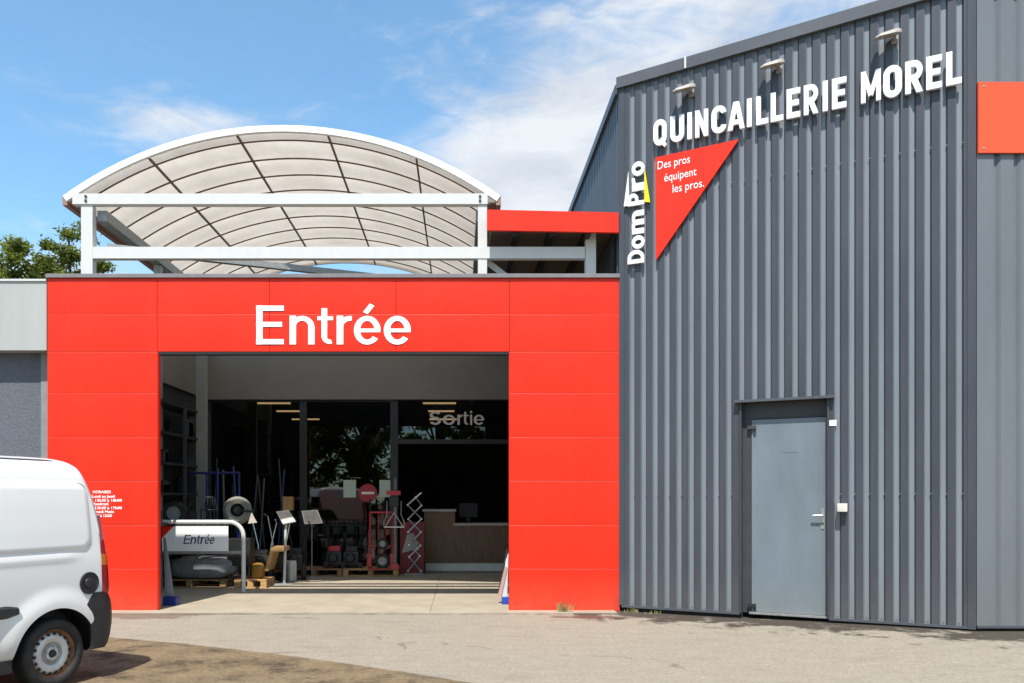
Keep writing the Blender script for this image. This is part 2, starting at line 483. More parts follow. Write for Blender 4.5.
def btext(mb, body, place, size, depth=.004, bold=0.0, width=None, shear=0.0, mi=0, space=1.0):
    cu = bpy.data.curves.new('tmp', 'FONT'); cu.body = body; cu.size = 1; cu.extrude = .5; cu.offset = bold
    cu.space_character = space; cu.resolution_u = 3; cu.shear = shear
    o = bpy.data.objects.new('tmp', cu); COL.objects.link(o)
    bpy.context.view_layer.update()
    dg = bpy.context.evaluated_depsgraph_get()
    me = bpy.data.meshes.new_from_object(o.evaluated_get(dg))
    v = [p.co.copy() for p in me.vertices]; f = [list(p.vertices) for p in me.polygons]
    bpy.data.objects.remove(o); bpy.data.curves.remove(cu); bpy.data.meshes.remove(me)
    xm = max(p.x for p in v); x0 = min(p.x for p in v)
    sx = size if not width else width / (xm - x0)
    mb.add([place((p.x - x0) * sx, p.y * size, (p.z + .5) * depth) for p in v], f, mi)

# ------------------------------------------------------------------ planes
YF = 10.97
def fx(x): return (x - PX) / F * YF
def fz(y): return EYE + (PY - y) / F * YF
A = Vector((2.17, 10.97, 0)); B = Vector((5.854, 9.093, 0))
EU = (B - A).normalized(); NW = Vector((EU.y, -EU.x, 0))
def W(x, y, off=0.0):
    d = Vector(((x - PX) / F, 1, (PY - y) / F)); t = (NW.dot(A) + off) / NW.dot(d)
    p = d * t; return (p - A).dot(EU), p.z + EYE
def WP(u, z, off=0.0): return A + EU * u + Vector((0, 0, z)) + NW * off

# ================================================================== GROUND
def ground_h(X, Y):
    def ss(a, b, t):
        t = max(0, min(1, (t - a) / (b - a))); return t * t * (3 - 2 * t)
    return .034 * ss(2.6, 5.6, X) * ss(6.0, 8.5, Y) * (1 - ss(14, 18, Y))

def groundmat():
    m = bpy.data.materials.new('worn_pale_asphalt'); m.use_nodes = True
    nt = m.node_tree; b = nt.nodes['Principled BSDF']; b.inputs['Roughness'].default_value = .9
    N = nt.nodes.new; L = nt.links.new
    tc = N('ShaderNodeTexCoord')
    def noise(scale, detail=6, rough=.6, st=None):
        n = N('ShaderNodeTexNoise'); n.inputs['Scale'].default_value = scale; n.inputs['Detail'].default_value = detail; n.inputs['Roughness'].default_value = rough
        if st:
            mp = N('ShaderNodeMapping'); mp.inputs['Scale'].default_value = st; L(tc.outputs['Object'], mp.inputs['Vector']); L(mp.outputs['Vector'], n.inputs['Vector'])
        else: L(tc.outputs['Object'], n.inputs['Vector'])
        return n
    def ramp(src, stops):
        r = N('ShaderNodeValToRGB'); e = r.color_ramp.elements
        e[0].position, e[0].color = stops[0][0], (*stops[0][1], 1); e[1].position, e[1].color = stops[1][0], (*stops[1][1], 1)
        for p, c in stops[2:]:
            q = e.new(p); q.color = (*c, 1)
        L(src, r.inputs['Fac']); return r.outputs['Color']
    def mix(fac, a, bb, mode='MIX'):
        x = N('ShaderNodeMix'); x.data_type = 'RGBA'; x.blend_type = mode
        if isinstance(fac, float): x.inputs[0].default_value = fac
        else: L(fac, x.inputs[0])
        L(a, x.inputs[6])
        if isinstance(bb, tuple): x.inputs[7].default_value = (*bb, 1)
        else: L(bb, x.inputs[7])
        return x.outputs[2]
    def math_(op, a, bb=None, clamp=False):
        x = N('ShaderNodeMath'); x.operation = op; x.use_clamp = clamp
        for i, q in enumerate((a, bb)):
            if q is None: continue
            if isinstance(q, (int, float)): x.inputs[i].default_value = q
            else: L(q, x.inputs[i])
        return x.outputs[0]
    big = noise(.55, 5).outputs['Fac']; mid = noise(3.2, 7, .7, (1, 2.2, 1)).outputs['Fac']; fine = noise(95, 3, .8).outputs['Fac']
    col = ramp(mid, [(.25, (.262, .235, .182)), (.75, (.372, .335, .265))])
    col = mix(math_('MULTIPLY', big, .55), col, (.31, .275, .222))
    agg = ramp(fine, [(.34, (.45, .43, .40)), (.62, (1.1, 1.1, 1.1))])
    col = mix(.6, col, agg, 'MULTIPLY')
    col = mix(.55, col, ramp(noise(24, 4, .75).outputs['Fac'], [(.36, (.66, .65, .62)), (.62, (1.16, 1.15, 1.13))]), 'MULTIPLY')
    sx = N('ShaderNodeSeparateXYZ'); L(tc.outputs['Object'], sx.inputs[0])
    # brownish older asphalt in the foreground, edge a curve  Y = f(X)
    edge = math_('ADD', math_('MULTIPLY', sx.outputs['X'], -.72), 6.79)
    edge = math_('ADD', edge, math_('MULTIPLY', math_('MULTIPLY', sx.outputs['X'], sx.outputs['X']), -.045))
    wob = math_('MULTIPLY', math_('SUBTRACT', noise(5, 8, .75).outputs['Fac'], .5), .12)
    d = math_('SUBTRACT', math_('ADD', edge, wob), sx.outputs['Y'])
    msk = math_('MULTIPLY', d, 26.0, True)
    bmid = ramp(noise(2.2, 7, .72).outputs['Fac'], [(.36, (.060, .046, .030)), (.50, (.205, .155, .092)), (.8, (.30, .235, .148))])
    bmid = mix(.75, bmid, ramp(noise(20, 5, .8).outputs['Fac'], [(.36, (.5, .48, .45)), (.62, (1.3, 1.27, 1.2))]), 'MULTIPLY')
    bcol = mix(.8, bmid, ramp(noise(130, 3, .8).outputs['Fac'], [(.36, (.25, .24, .22)), (.64, (1.35, 1.3, 1.2))]), 'MULTIPLY')
    col = mix(msk, col, bcol)
    # damp dirt and moss along the foot of the grey wall
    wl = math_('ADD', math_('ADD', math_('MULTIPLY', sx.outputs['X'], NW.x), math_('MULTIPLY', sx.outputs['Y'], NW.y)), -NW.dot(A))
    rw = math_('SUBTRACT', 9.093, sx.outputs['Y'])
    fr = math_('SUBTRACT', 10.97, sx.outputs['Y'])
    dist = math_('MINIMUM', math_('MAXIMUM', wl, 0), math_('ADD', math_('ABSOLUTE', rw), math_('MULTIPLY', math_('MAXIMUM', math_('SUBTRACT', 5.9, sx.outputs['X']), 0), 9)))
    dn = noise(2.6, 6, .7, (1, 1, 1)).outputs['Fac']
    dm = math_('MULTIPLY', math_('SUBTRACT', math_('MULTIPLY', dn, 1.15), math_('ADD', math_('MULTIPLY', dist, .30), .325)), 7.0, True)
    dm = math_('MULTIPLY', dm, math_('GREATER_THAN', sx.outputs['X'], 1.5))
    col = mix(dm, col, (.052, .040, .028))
    # dirt at the left foot of the portal
    fd = math_('ADD', math_('ABSOLUTE', math_('SUBTRACT', fr, .25)), math_('MULTIPLY', math_('MAXIMUM', math_('ADD', sx.outputs['X'], 3.9), 0), .6))
    fm = math_('MULTIPLY', math_('SUBTRACT', dn, math_('MULTIPLY', fd, .75)), 6.0, True)
    fm = math_('MULTIPLY', math_('SUBTRACT', fm, .35, True), 1.0)
    col = mix(fm, col, (.105, .068, .045))
    # rusty drain stain in front of the right pillar
    sdx = math_('MULTIPLY', math_('SUBTRACT', sx.outputs['X'], 1.62), 1.35); sdy = math_('MULTIPLY', math_('SUBTRACT', sx.outputs['Y'], 10.42), 4.6)
    sd = math_('ADD', math_('MULTIPLY', sdx, sdx), math_('MULTIPLY', sdy, sdy))
    sm = math_('MULTIPLY', math_('SUBTRACT', math_('MULTIPLY', dn, 2.0), math_('ADD', sd, .45)), 2.5, True)
    col = mix(sm, col, (.115, .055, .038))
    # dirt and grass line in the joint along the slab and portal foot
    jn = noise(5.5, 6, .75, (1, 2, 1)).outputs['Fac']
    jm = math_('MULTIPLY', math_('SUBTRACT', math_('MULTIPLY', jn, .42), math_('ADD', math_('ABSOLUTE', math_('SUBTRACT', sx.outputs['Y'], 10.68)), .175)), 30.0, True)
    jm = math_('MULTIPLY', jm, math_('LESS_THAN', sx.outputs['X'], 2.6))
    col = mix(math_('MULTIPLY', jm, .8), col, (.075, .062, .042))
    # faint oil and tyre stains
    on = noise(.9, 5, .6, (1, 2.5, 1)).outputs['Fac']
    om = math_('MULTIPLY', math_('SUBTRACT', on, .56), 5.0, True)
    col = mix(math_('MULTIPLY', om, .35), col, (.13, .115, .095))
    # cracks
    vo = N('ShaderNodeTexVoronoi'); vo.feature = 'DISTANCE_TO_EDGE'; vo.inputs['Scale'].default_value = .33
    mpv = N('ShaderNodeMapping'); mpv.inputs['Location'].default_value = (.35, .2, 0)
    va = N('ShaderNodeVectorMath'); va.operation = 'ADD'
    nn = N('ShaderNodeTexNoise'); nn.inputs['Scale'].default_value = 2.5; nn.inputs['Detail'].default_value = 5
    L(tc.outputs['Object'], nn.inputs['Vector'])
    vs = N('ShaderNodeVectorMath'); vs.operation = 'SCALE'; vs.inputs['Scale'].default_value = .55; L(nn.outputs['Color'], vs.inputs[0])
    L(tc.outputs['Object'], va.inputs[0]); L(vs.outputs[0], va.inputs[1]); L(va.outputs[0], mpv.inputs['Vector']); L(mpv.outputs['Vector'], vo.inputs['Vector'])
    ck = math_('LESS_THAN', vo.outputs['Distance'], .006)
    ck = math_('MULTIPLY', ck, math_('GREATER_THAN', noise(1.1, 2).outputs['Fac'], .58))
    col = mix(math_('MULTIPLY', ck, .45), col, (.06, .05, .04))
    L(col, b.inputs['Base Color'])
    bp = N('ShaderNodeBump'); bp.inputs['Strength'].default_value = .55; bp.inputs['Distance'].default_value = .008
    L(math_('ADD', fine, math_('MULTIPLY', mid, 1.2)), bp.inputs['Height']); L(bp.outputs['Normal'], b.inputs['Normal'])
    return m
GROUND = groundmat()
g = MB()
xs = [-400, -120, -40, -15] + [-8 + .5 * i for i in range(41)] + [16, 40, 120, 400]
ys = [-200, -60, -20, -5] + [.5 * i for i in range(41)] + [24, 30, 60, 150, 700]
vs = [(x, y, ground_h(x, y)) for y in ys for x in xs]
nx = len(xs)
g.add(vs, [(j * nx + i, j * nx + i + 1, (j + 1) * nx + i + 1, (j + 1) * nx + i) for j in range(len(ys) - 1) for i in range(nx - 1)])
go = g.build('ground', GROUND, loc=(0, 0, 0), smooth=True, kind='structure')

YARD = mat('yard_concrete', (.34, .29, .215), .85, var=.14, scale=2.2, bump=.15, bscale=40)
g = MB()
X0, X1 = -5.25, 2.10
YS = 16.5
jx = fx(437) * 1.0
g.box(X0, -.42, 10.74, 16.45, -.05, .010).box(-.408, X1, 10.74, 16.45, -.05, .010)
g.build('yard_floor', YARD, kind='structure')
g = MB(); g.box(X0, X1, 16.456, 24, -.05, .016)
g.build('shop_floor', mat('shop_floor_tile', (.075, .068, .06), .35, var=.15, scale=2), kind='structure')

# ================================================================== ENTRANCE PORTAL
Lx, JL, JR, Rx = fx(47), fx(157.6), fx(509.5), fx(620)
ZT, ZO = fz(278), fz(352)
portal = thing('entrance_portal', 'bright red panelled entrance gateway carrying the large white word Entrée', 'gateway', ((Lx + Rx) / 2, YF, 0))
TH = .10
fr = MB()
fr.box(Lx + .01, JL - .003, YF + .03, YF + TH, .01, ZT - .002).box(JR + .003, Rx - .005, YF + .03, YF + TH, .01, ZT - .002).box(JL - .003, JR + .003, YF + .03, YF + TH, ZO + .004, ZT - .002)
fr.build('frame', DARKREC, portal)
def panel(x0, x1, y0, y1, bulge=.006):
    X0, X1, Z1, Z0 = fx(x0) + .003, fx(x1) - .003, fz(y0) - .0012 - .009, fz(y1) + .0012
    n, k = 10, 8
    m = MB(); vs = []
    for j in range(k + 1):
        for i in range(n + 1):
            s, t = i / n, j / k
            b = bulge * (1 - (2 * s - 1) ** 4) * (1 - (2 * t - 1) ** 2)
            vs.append((X0 + (X1 - X0) * s, YF + .006 - b, Z0 + (Z1 - Z0) * t))
    m.add(vs, [(j * (n + 1) + i, j * (n + 1) + i + 1, (j + 1) * (n + 1) + i + 1, (j + 1) * (n + 1) + i) for j in range(k) for i in range(n)])
    e = [vs[0], vs[n], vs[-1], vs[k * (n + 1)]]
    q = [(p[0], YF + .034, p[2]) for p in e]
    q[2] = (q[2][0], q[2][1], q[2][2] + .009); q[3] = (q[3][0], q[3][1], q[3][2] + .009)
    c_ = [(e[2][0], YF + .011, e[2][2] + .009), (e[3][0], YF + .011, e[3][2] + .009)]
    m.add(e + q + c_, [(0, 1, 5, 4), (1, 2, 8, 6, 5), (2, 3, 9, 8), (8, 9, 7, 6), (3, 0, 4, 7, 9)])
    m.build('panel', RED, portal, smooth=True)
cx = [47, 157, 269.5, 396, 509.5, 620]
for i in range(5):
    for (a, b) in ((278, 314), (314, 351.5)):
        x0, x1 = cx[i], cx[i + 1]
        if i == 0 and a == 314: x1 = 157
        panel(x0, x1, a, b)
rows = [351.5, 393, 437, 480.5, 525, 568.5, 610.5]
for r0, r1 in zip(rows[:-1], rows[1:]):
    panel(47, 157.4, r0, r1); panel(509.5, 620, r0, r1 + (1.5 if r1 > 600 else 0))
rv = MB()
rv.box(JL - .0025, JL + .006, YF + .012, YF + TH - .005, .02, ZO - .002)
rv.build('reveal', RED2, portal); rv = MB(); rv.box(JR - .006, JR + .0025, YF + .012, YF + TH - .005, .02, ZO - .002)
rv.build('reveal', RED2, portal)
sf = MB(); sf.box(JL + .006, JR - .006, YF + .01, YF + TH + .02, ZO - .03, ZO + .003); sf.build('soffit_trim', BLACKISH, portal)
cp = MB(); cp.box(Lx - .012, Rx - .004, YF - .025, YF + TH + .04, ZT, ZT + .055, bev=.006); cp.build('coping', COPING, portal)
# lettering
lt = MB()
PF = lambda x, z, d: (x, YF - .0018 - d, z)
k = 5.689
for ch, a, b in (('Ɛ', 92, 250), ('n', 282, 425), ('t', 440, 530), ('r', 550, 637), ('é', 648, 800), ('e', 818, 972)):
    letter(lt, ch, fx(240 + a / k), fx(240 + b / k), fz(290 + 310 / k), 222 / k / F * YF, .002, PF, bold=(.95 if ch == 'Ɛ' else .88))
lt.build('lettering', VINYL, portal)
hr = MB()
lines = [('HORAIRES', 93, 111, 493.2), ('Lundi au Jeudi', 92, 115, 497.6), ('8h00 . 13h30 à 18h00', 82, 122, 501.6), ('Vendredi', 92, 108.5, 505.2), ('8h00 . 13h30 à 17h00', 82, 122, 509.2), ('Samedi Matin', 92, 114, 513), ('8h00 à 12h00', 92, 112, 517)]
for tx, a, b, yb in lines:
    btext(hr, tx, (lambda X, Z, d, a=a, yb=yb: (fx(a) + X, YF - .0018 - d, fz(yb) + Z)), .052, .002, .02, width=fx(b) - fx(a))
hr.build('opening_hours', VINYL, portal)

# ================================================================== GREY WAREHOUSE
wh = thing('grey_warehouse', 'tall dark grey warehouse of ribbed metal cladding with a blue grey door', 'warehouse', (A.x + 1.5, A.y, 0))
LEN = (B - A).length
ZB = .078
def ztop(u): return 7.305 + .050 * max(u, 0)
PERIOD, VAL0, DEP = .1583, .177, .032
# rib profile along u: (u, depth, material of the segment that starts here)
def profile(u0, u1):
    pr = []
    k = math.floor((u0 - VAL0) / PERIOD) - 1
    while True:
        c = VAL0 + k * PERIOD
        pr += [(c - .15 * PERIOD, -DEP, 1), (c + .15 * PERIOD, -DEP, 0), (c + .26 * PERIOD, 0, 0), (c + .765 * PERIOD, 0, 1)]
        k += 1
        if c > u1 + PERIOD: break
    out = []
    for (a, b) in zip(pr[:-1], pr[1:]):
        if b[0] <= u0 or a[0] >= u1: continue
        s = max(a[0], u0); e = min(b[0], u1)
        fa = (s - a[0]) / (b[0] - a[0]); fb = (e - a[0]) / (b[0] - a[0])
        out.append((s, a[1] + (b[1] - a[1]) * fa, e, a[1] + (b[1] - a[1]) * fb, a[2]))
    return out
DU0, DU1 = W(740, 500)[0], W(829, 500)[0]
DZT = W(785, 400.5)[1]
wall = MB()
def clad(u0, u1, z0, z1f):
    for (a, da, b, db, mi) in profile(u0, u1):
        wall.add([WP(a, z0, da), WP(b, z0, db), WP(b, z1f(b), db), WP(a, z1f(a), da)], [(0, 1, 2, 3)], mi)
TRIM = .085
UR = LEN - TRIM
clad(.03, DU0, ZB, lambda u: ztop(u) - .1)
clad(DU0, DU1, DZT, lambda u: ztop(u) - .1)
clad(DU1, UR, ZB, lambda u: ztop(u) - .1)
# self-drilling screws along the sheet laps
for zz in (1.60, 5.62):
    kk = 0
    while VAL0 + kk * PERIOD < UR - .05:
        c = VAL0 + kk * PERIOD + .205 * PERIOD
        if not (DU0 - .05 < c < DU1 + .05 and zz < DZT):
            wall.obox(WP(c, zz, -.010), EU * .007, Vector((0, 0, .006)), NW * .007, 2)
        kk += 1
for kk in range(25):
    c = VAL0 + kk * PERIOD
    if not (DU0 - .05 < c < DU1 + .03): wall.obox(WP(c, ZB + .035, -DEP), EU * .009, Vector((0, 0, .006)), NW * .006, 2)
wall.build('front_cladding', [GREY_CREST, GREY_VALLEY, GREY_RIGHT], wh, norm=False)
# corner trims
ct = MB()
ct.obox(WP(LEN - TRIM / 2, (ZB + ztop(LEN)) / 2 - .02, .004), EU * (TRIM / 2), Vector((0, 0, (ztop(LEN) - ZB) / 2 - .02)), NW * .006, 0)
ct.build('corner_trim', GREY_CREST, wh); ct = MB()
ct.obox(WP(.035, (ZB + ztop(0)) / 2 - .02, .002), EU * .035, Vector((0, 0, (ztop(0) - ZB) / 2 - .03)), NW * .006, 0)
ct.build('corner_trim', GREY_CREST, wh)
# right frontal wall
rw = MB(); XR = 10.5; zt = ztop(LEN)
x = B.x; YR = B.y
def rq(xa, ya, xb, yb, mi): rw.add([(xa, ya, ZB + .015), (xb, yb, ZB + .015), (xb, yb, zt - .1), (xa, ya, zt - .1)], [(0, 1, 2, 3)], mi)
rq(x + .007, YR - .002, x + .20, YR - .002, 0)
xx = x + .20
while xx < XR:
    rq(xx, YR, xx + .006, YR + .034, 0); rq(xx + .006, YR + .034, xx + .05, YR + .034, 0); rq(xx + .05, YR + .034, xx + .085, YR, 0); rq(xx + .085, YR, xx + .228, YR, 0)
    xx += .228
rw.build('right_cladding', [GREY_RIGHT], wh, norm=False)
# side wall going back from A
sw = MB(); yy = A.y + .02
def sq(ya, xa, yb, xb, mi): sw.add([(A.x + xa, ya, ZB), (A.x + xb, yb, ZB), (A.x + xb, yb, 7.16), (A.x + xa, ya, 7.16)], [(0, 1, 2, 3)], mi)
while yy < 27:
    sq(yy, .0, yy + .08, .0, 0); sq(yy + .08, 0, yy + .10, .03, 0); sq(yy + .10, .03, yy + .145, .03, 1); sq(yy + .145, .03, yy + .1583, 0, 0)
    yy += .1583
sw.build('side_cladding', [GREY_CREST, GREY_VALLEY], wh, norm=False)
# roof, back
rf = MB()
rf.prism([(A.x + .1, 27, 7.1), (A.x + .1, A.y + .1, 7.1), (B.x, B.y + .12, 7.32), (XR, B.y + .12, 7.32), (XR, 27, 7.32)], (0, 0, 1), .05)
rf.build('roof', mat('roof_sheet', (.2, .2, .21), .7), wh)
# inner core keeps light out and gives the wall its thickness
co = MB()
a2, b2 = WP(.12, 0, -.26), WP(LEN - .03, 0, -.26)
co.prism([(a2.x, 26.9, .0), (a2.x, a2.y, .0), (b2.x, b2.y, .0), (XR, B.y + .22, 0), (XR, 26.9, 0)][::-1], (0, 0, -1), 7.0)
co.build('inner_wall', BLACKISH, wh)
PLM = mat('dark_plinth', (.03, .026, .022), .95, var=.4)
for (u0, u1) in ((.03, DU0 + .02), (DU1 - .02, LEN - .02)):
    pl = MB(); pl.obox(WP((u0 + u1) / 2, .02, -.09), EU * ((u1 - u0) / 2), Vector((0, 0, .07)), NW * .045); pl.build('plinth', PLM, wh)
pl = MB(); pl.box(B.x + .0, XR, B.y + .06, B.y + .15, -.05, .09)
pl.build('plinth', PLM, wh)
# bottom drip trims
for (u0, u1) in ((.03, DU0), (DU1, LEN - .001)):
    bt = MB(); bt.obox(WP((u0 + u1) / 2, ZB - .008, -.012), EU * ((u1 - u0) / 2), Vector((0, 0, .014)), NW * .022); bt.build('drip_trim', GREY_FLASH, wh)
bt = MB(); bt.box(B.x + .01, XR, B.y - .012, B.y + .03, ZB - .008, ZB + .022)
bt.build('drip_trim', GREY_FLASH, wh)
# roof edge flashing
fl = MB()
def fseg(u0, u1):
    p = [WP(u0, ztop(u0) - .15, .045), WP(u1, ztop(u1) - .15, .045), WP(u1, ztop(u1), .045), WP(u0, ztop(u0), .045)]
    fl.prism(p, NW, .16)
fseg(-.03, W(686, 70)[0] - .004); fseg(W(686, 70)[0] + .004, LEN + .02)
fl.build('roof_flashing', GREY_FLASH, wh); ju = W(686, 70)[0]
m = MB(); m.obox(WP(ju, ztop(ju) - .07, .05), EU * .012, Vector((0, 0, .078)), NW * .006); m.build('joint_cover', GALV, wh)
fl = MB(); fl.box(B.x + .045, XR, B.y - .045, B.y + .1, zt - .15, zt)
fl.box(A.x - .04, A.x + .1, A.y + .09, 27, 7.26 - .13, 7.26)
fl.build('roof_flashing', GREY_FLASH, wh)
# door
rc = MB(); RD = -.11
z0 = .085
def wq(u0, u1, za, zb, off, mb, mi=0): mb.add([WP(u0, za, off), WP(u1, za, off), WP(u1, zb, off), WP(u0, zb, off)], [(0, 1, 2, 3)], mi)
rc.obox(WP(DU0 + .008, (ZB + DZT) / 2, (RD + .01) / 2 - .005), EU * .012, Vector((0, 0, (DZT - ZB) / 2)), NW * (abs(RD) / 2 + .025))
rc.obox(WP(DU1 - .008, (ZB + DZT) / 2, (RD + .01) / 2 - .005), EU * .012, Vector((0, 0, (DZT - ZB) / 2)), NW * (abs(RD) / 2 + .025))
rc.obox(WP((DU0 + DU1) / 2, DZT - .105, RD - .01), EU * ((DU1 - DU0) / 2 - .022), Vector((0, 0, .105)), NW * .012)
u0, u1 = W(750.5, 500)[0], W(826, 500)[0]
rc.obox(WP((DU0 + .02 + u0) / 2, (ZB + DZT - .21) / 2, RD + .005), EU * ((u0 - DU0 - .02) / 2 + .004), Vector((0, 0, (DZT - .21 - ZB) / 2)), NW * .014)
rc.build('door_frame', DARKREC, wh)
lc = MB(); lc.obox(WP((DU0 + DU1) / 2 - .0, DZT + .012, .03), EU * ((DU1 - DU0) / 2 + .06), Vector((0, 0, .016)), NW * .05); lc.build('door_canopy', GREY_FLASH, wh)
dz1 = W(788, 418)[1]
dr = MB(); dr.bevbox(WP((u0 + u1) / 2 + .006, (ZB + .02 + dz1) / 2, RD + .02), ((u1 - u0) / 2, (dz1 - ZB - .02) / 2, .02), Matrix((EU, Vector((0, 0, 1)), NW)).transposed(), 0, .004)
door = dr.build('door', DOORPAINT, wh, label='blue grey painted metal door with lever handle')
hd = MB(); hz = W(822, 518)[1]; hu = W(822.5, 518)[0]
DO = RD + .043
hd.obox(WP(hu, hz - .01, DO), EU * .018, Vector((0, 0, .125)), NW * .006)
hd.tube([WP(hu, hz + .03, DO), WP(hu, hz + .03, DO + .05), WP(hu - .02, hz + .03, DO + .058), WP(hu - .12, hz + .026, DO + .055)], .011, 8)
hd.build('handle', CHROME, door, smooth=True)
m = MB(); m.lathe([(0, .008), (.014, .007), (.016, 0)], WP(hu, hz - .07, DO + .006), NW, 12); m.build('lock_cylinder', DARKREC, door)
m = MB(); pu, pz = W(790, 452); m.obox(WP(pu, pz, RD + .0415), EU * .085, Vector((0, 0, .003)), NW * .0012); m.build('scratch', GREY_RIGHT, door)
for yy_, in ((427,), (606,)):
    hg = MB(); uu, zz = W(752, yy_)
    hg.obox(WP(uu - .01, zz, DO + .012), EU * .05, Vector((0, 0, .022)), NW * .02).obox(WP(uu + .025, zz - .06, DO + .004), EU * .016, Vector((0, 0, .04)), NW * .008)
    hg.build('hinge', PLASTIC if yy_ > 500 else DARKREC, door)
th_ = MB(); th_.obox(WP((u0 + u1) / 2, ZB + .004, RD + .05), EU * ((u1 - u0) / 2 + .02), Vector((0, 0, .012)), NW * .04); th_.build('threshold', GALVD, wh)
# small box and tag by the door
uu, zz = W(842.5, 507.5)
m = MB(); m.bevbox(WP(uu, zz, .045), (.055, .05, .05), Matrix((EU, Vector((0, 0, 1)), NW)).transposed(), 0, .008)
m.build('keypad_box', mat('cream_plastic', (.62, .60, .52), .5), None, smooth=True, label='small cream plastic box on the ribbed wall right of the door handle', cat='switch box')
uu, zz = W(832, 423); m = MB(); m.obox(WP(uu, zz, .006), EU * .05, Vector((0, 0, .035)), NW * .003); m.build('wall_tag', WHITE, None, label='small white tag on the dark frame by the top right of the grey door', cat='tag')
# orange panel on right wall
def RP(x_, y_): return at(x_, y_, YR)
m = MB(); p0, p1 = RP(976.5, 83.5), RP(976.5, 154)
m.box(p0.x, XR - .2, YR - .035, YR - .01, p1.z, p0.z)
opn = m.build('orange_panel', ORANGE, None, label='plain orange panel fixed high on the right wall of the warehouse', cat='panel')

for sx_ in (p0.x + .06, p0.x + 1.2):
    for sz_ in (p0.z - .05, p1.z + .05):
        m = MB(); m.lathe([(0, .006), (.012, .004), (.014, 0)], (sx_, YR - .035, sz_), (0, -1, 0), 8); m.build('screw', GALVD, opn)
# raised capital letters
sg = thing('shop_sign', 'row of raised white capital letters QUINCAILLERIE MOREL high on the grey wall', 'sign', WP(2.0, 6.3, .05))
ub0, zb0 = W(654, 146.3, .07); ub1, zb1 = W(962, 82.6, .07)
cap0, cap1 = .345, .385
def sgn(ch, xa, xb, yb):
    a = W(xa, yb, .07)[0]; b = W(xb, yb, .07)[0]
    t = (a - ub0) / (ub1 - ub0)
    base = zb0 + (zb1 - zb0) * t; cap = cap0 + (cap1 - cap0) * t
    m = MB(); letter(m, ch, a, b, base, cap, .035, lambda u, z, d: WP(u, z, .035 + d))
    # stand-off pegs
    for q in (.3, .7): m.tube([WP(a + .05, base + cap * q, -.01), WP(a + .05, base + cap * q, .036)], .006, 6)
    m.build('letter', WHITE, sg)
s1 = 4.6545
for ch, a, b, yb in (('Q', 62, 125, 145), ('U', 140, 205, 143), ('I', 220, 241, 141), ('N', 255, 318, 139), ('C', 332, 402, 136), ('A', 408, 487, 132), ('I', 497, 520, 128), ('L', 540, 597, 124), ('L', 608, 667, 120), ('E', 682, 746, 116), ('R', 762, 830, 112), ('I', 850, 874, 108), ('E', 893, 961, 105)):
    sgn(ch, 640 + a / s1, 640 + b / s1, yb)
s2 = 8.533
for ch, a, b, yb in (('M', 8, 178, 99), ('O', 198, 358, 95), ('R', 385, 537, 91), ('E', 565, 700, 86), ('L', 735, 868, 82)):
    sgn(ch, 860 + a / s2, 860 + b / s2, yb)
# red triangle
tri = thing('triangle_sign', 'red triangular sign with three lines of white writing below the capital letters', 'sign', WP(*W(680, 190), .03))
m = MB(); m.prism([WP(*W(x_, y_, .042), .042) for (x_, y_) in ((655.3, 157.5), (656, 260), (738.8, 139.2))], NW, .03)
m.build('panel', RED2, tri)
m = MB()
for tx, x_, y_, x2 in (('Des pros', 657.6, 169.6, 690), ('équipent', 664.2, 181.8, 696.5), ('les pros.', 672.6, 192.8, 704)):
    ua, za = W(x_, y_, .043); ub = W(x2, y_, .043)[0]
    btext(m, tx, (lambda u, z, d, ua=ua, za=za: WP(ua + u, za + z + .03 * u, .0425 + d)), .155, .003, 0, width=ub - ua)
m.build('lettering', VINYL, tri)
# vertical sign
vsg = thing('vertical_sign', 'white word DomPro reading upwards with white and yellow slivers left of the red triangle', 'sign', WP(*W(637, 215), .03))
ubase = W(644, 215, .06)[0]
s3 = 4.553
capu = ubase - W(627.6, 215, .06)[0]
for ch, ya, yb_ in (('D', 606, 545), ('o', 540, 480), ('m', 472, 366), ('P', 341, 286), ('r', 276, 214), ('o', 208, 144)):
    za, zb_ = W(637, 130 + ya / s3, .06)[1], W(637, 130 + yb_ / s3, .06)[1]
    m = MB(); letter(m, ch, za, zb_, 0, capu * (1 if ch in 'DP' else .98), .03, lambda a, b, d: WP(ubase - b, a, .03 + d), bold=1.0 if ch in 'DP' else 1.25)
    m.build('letter', WHITE, vsg)
m = MB(); m.prism([WP(*W(600 + a / s3, 130 + b / s3, .05), .05) for a, b in ((129, 188), (108, 348), (131, 343))], NW, .03); m.build('sliver', WHITE, vsg)
m = MB(); m.prism([WP(*W(600 + a / s3, 130 + b / s3, .05), .05) for a, b in ((202, 172), (202, 326), (227, 328))][::-1], NW, .03); m.build('sliver', YELSIGN, vsg, label='yellow sliver')
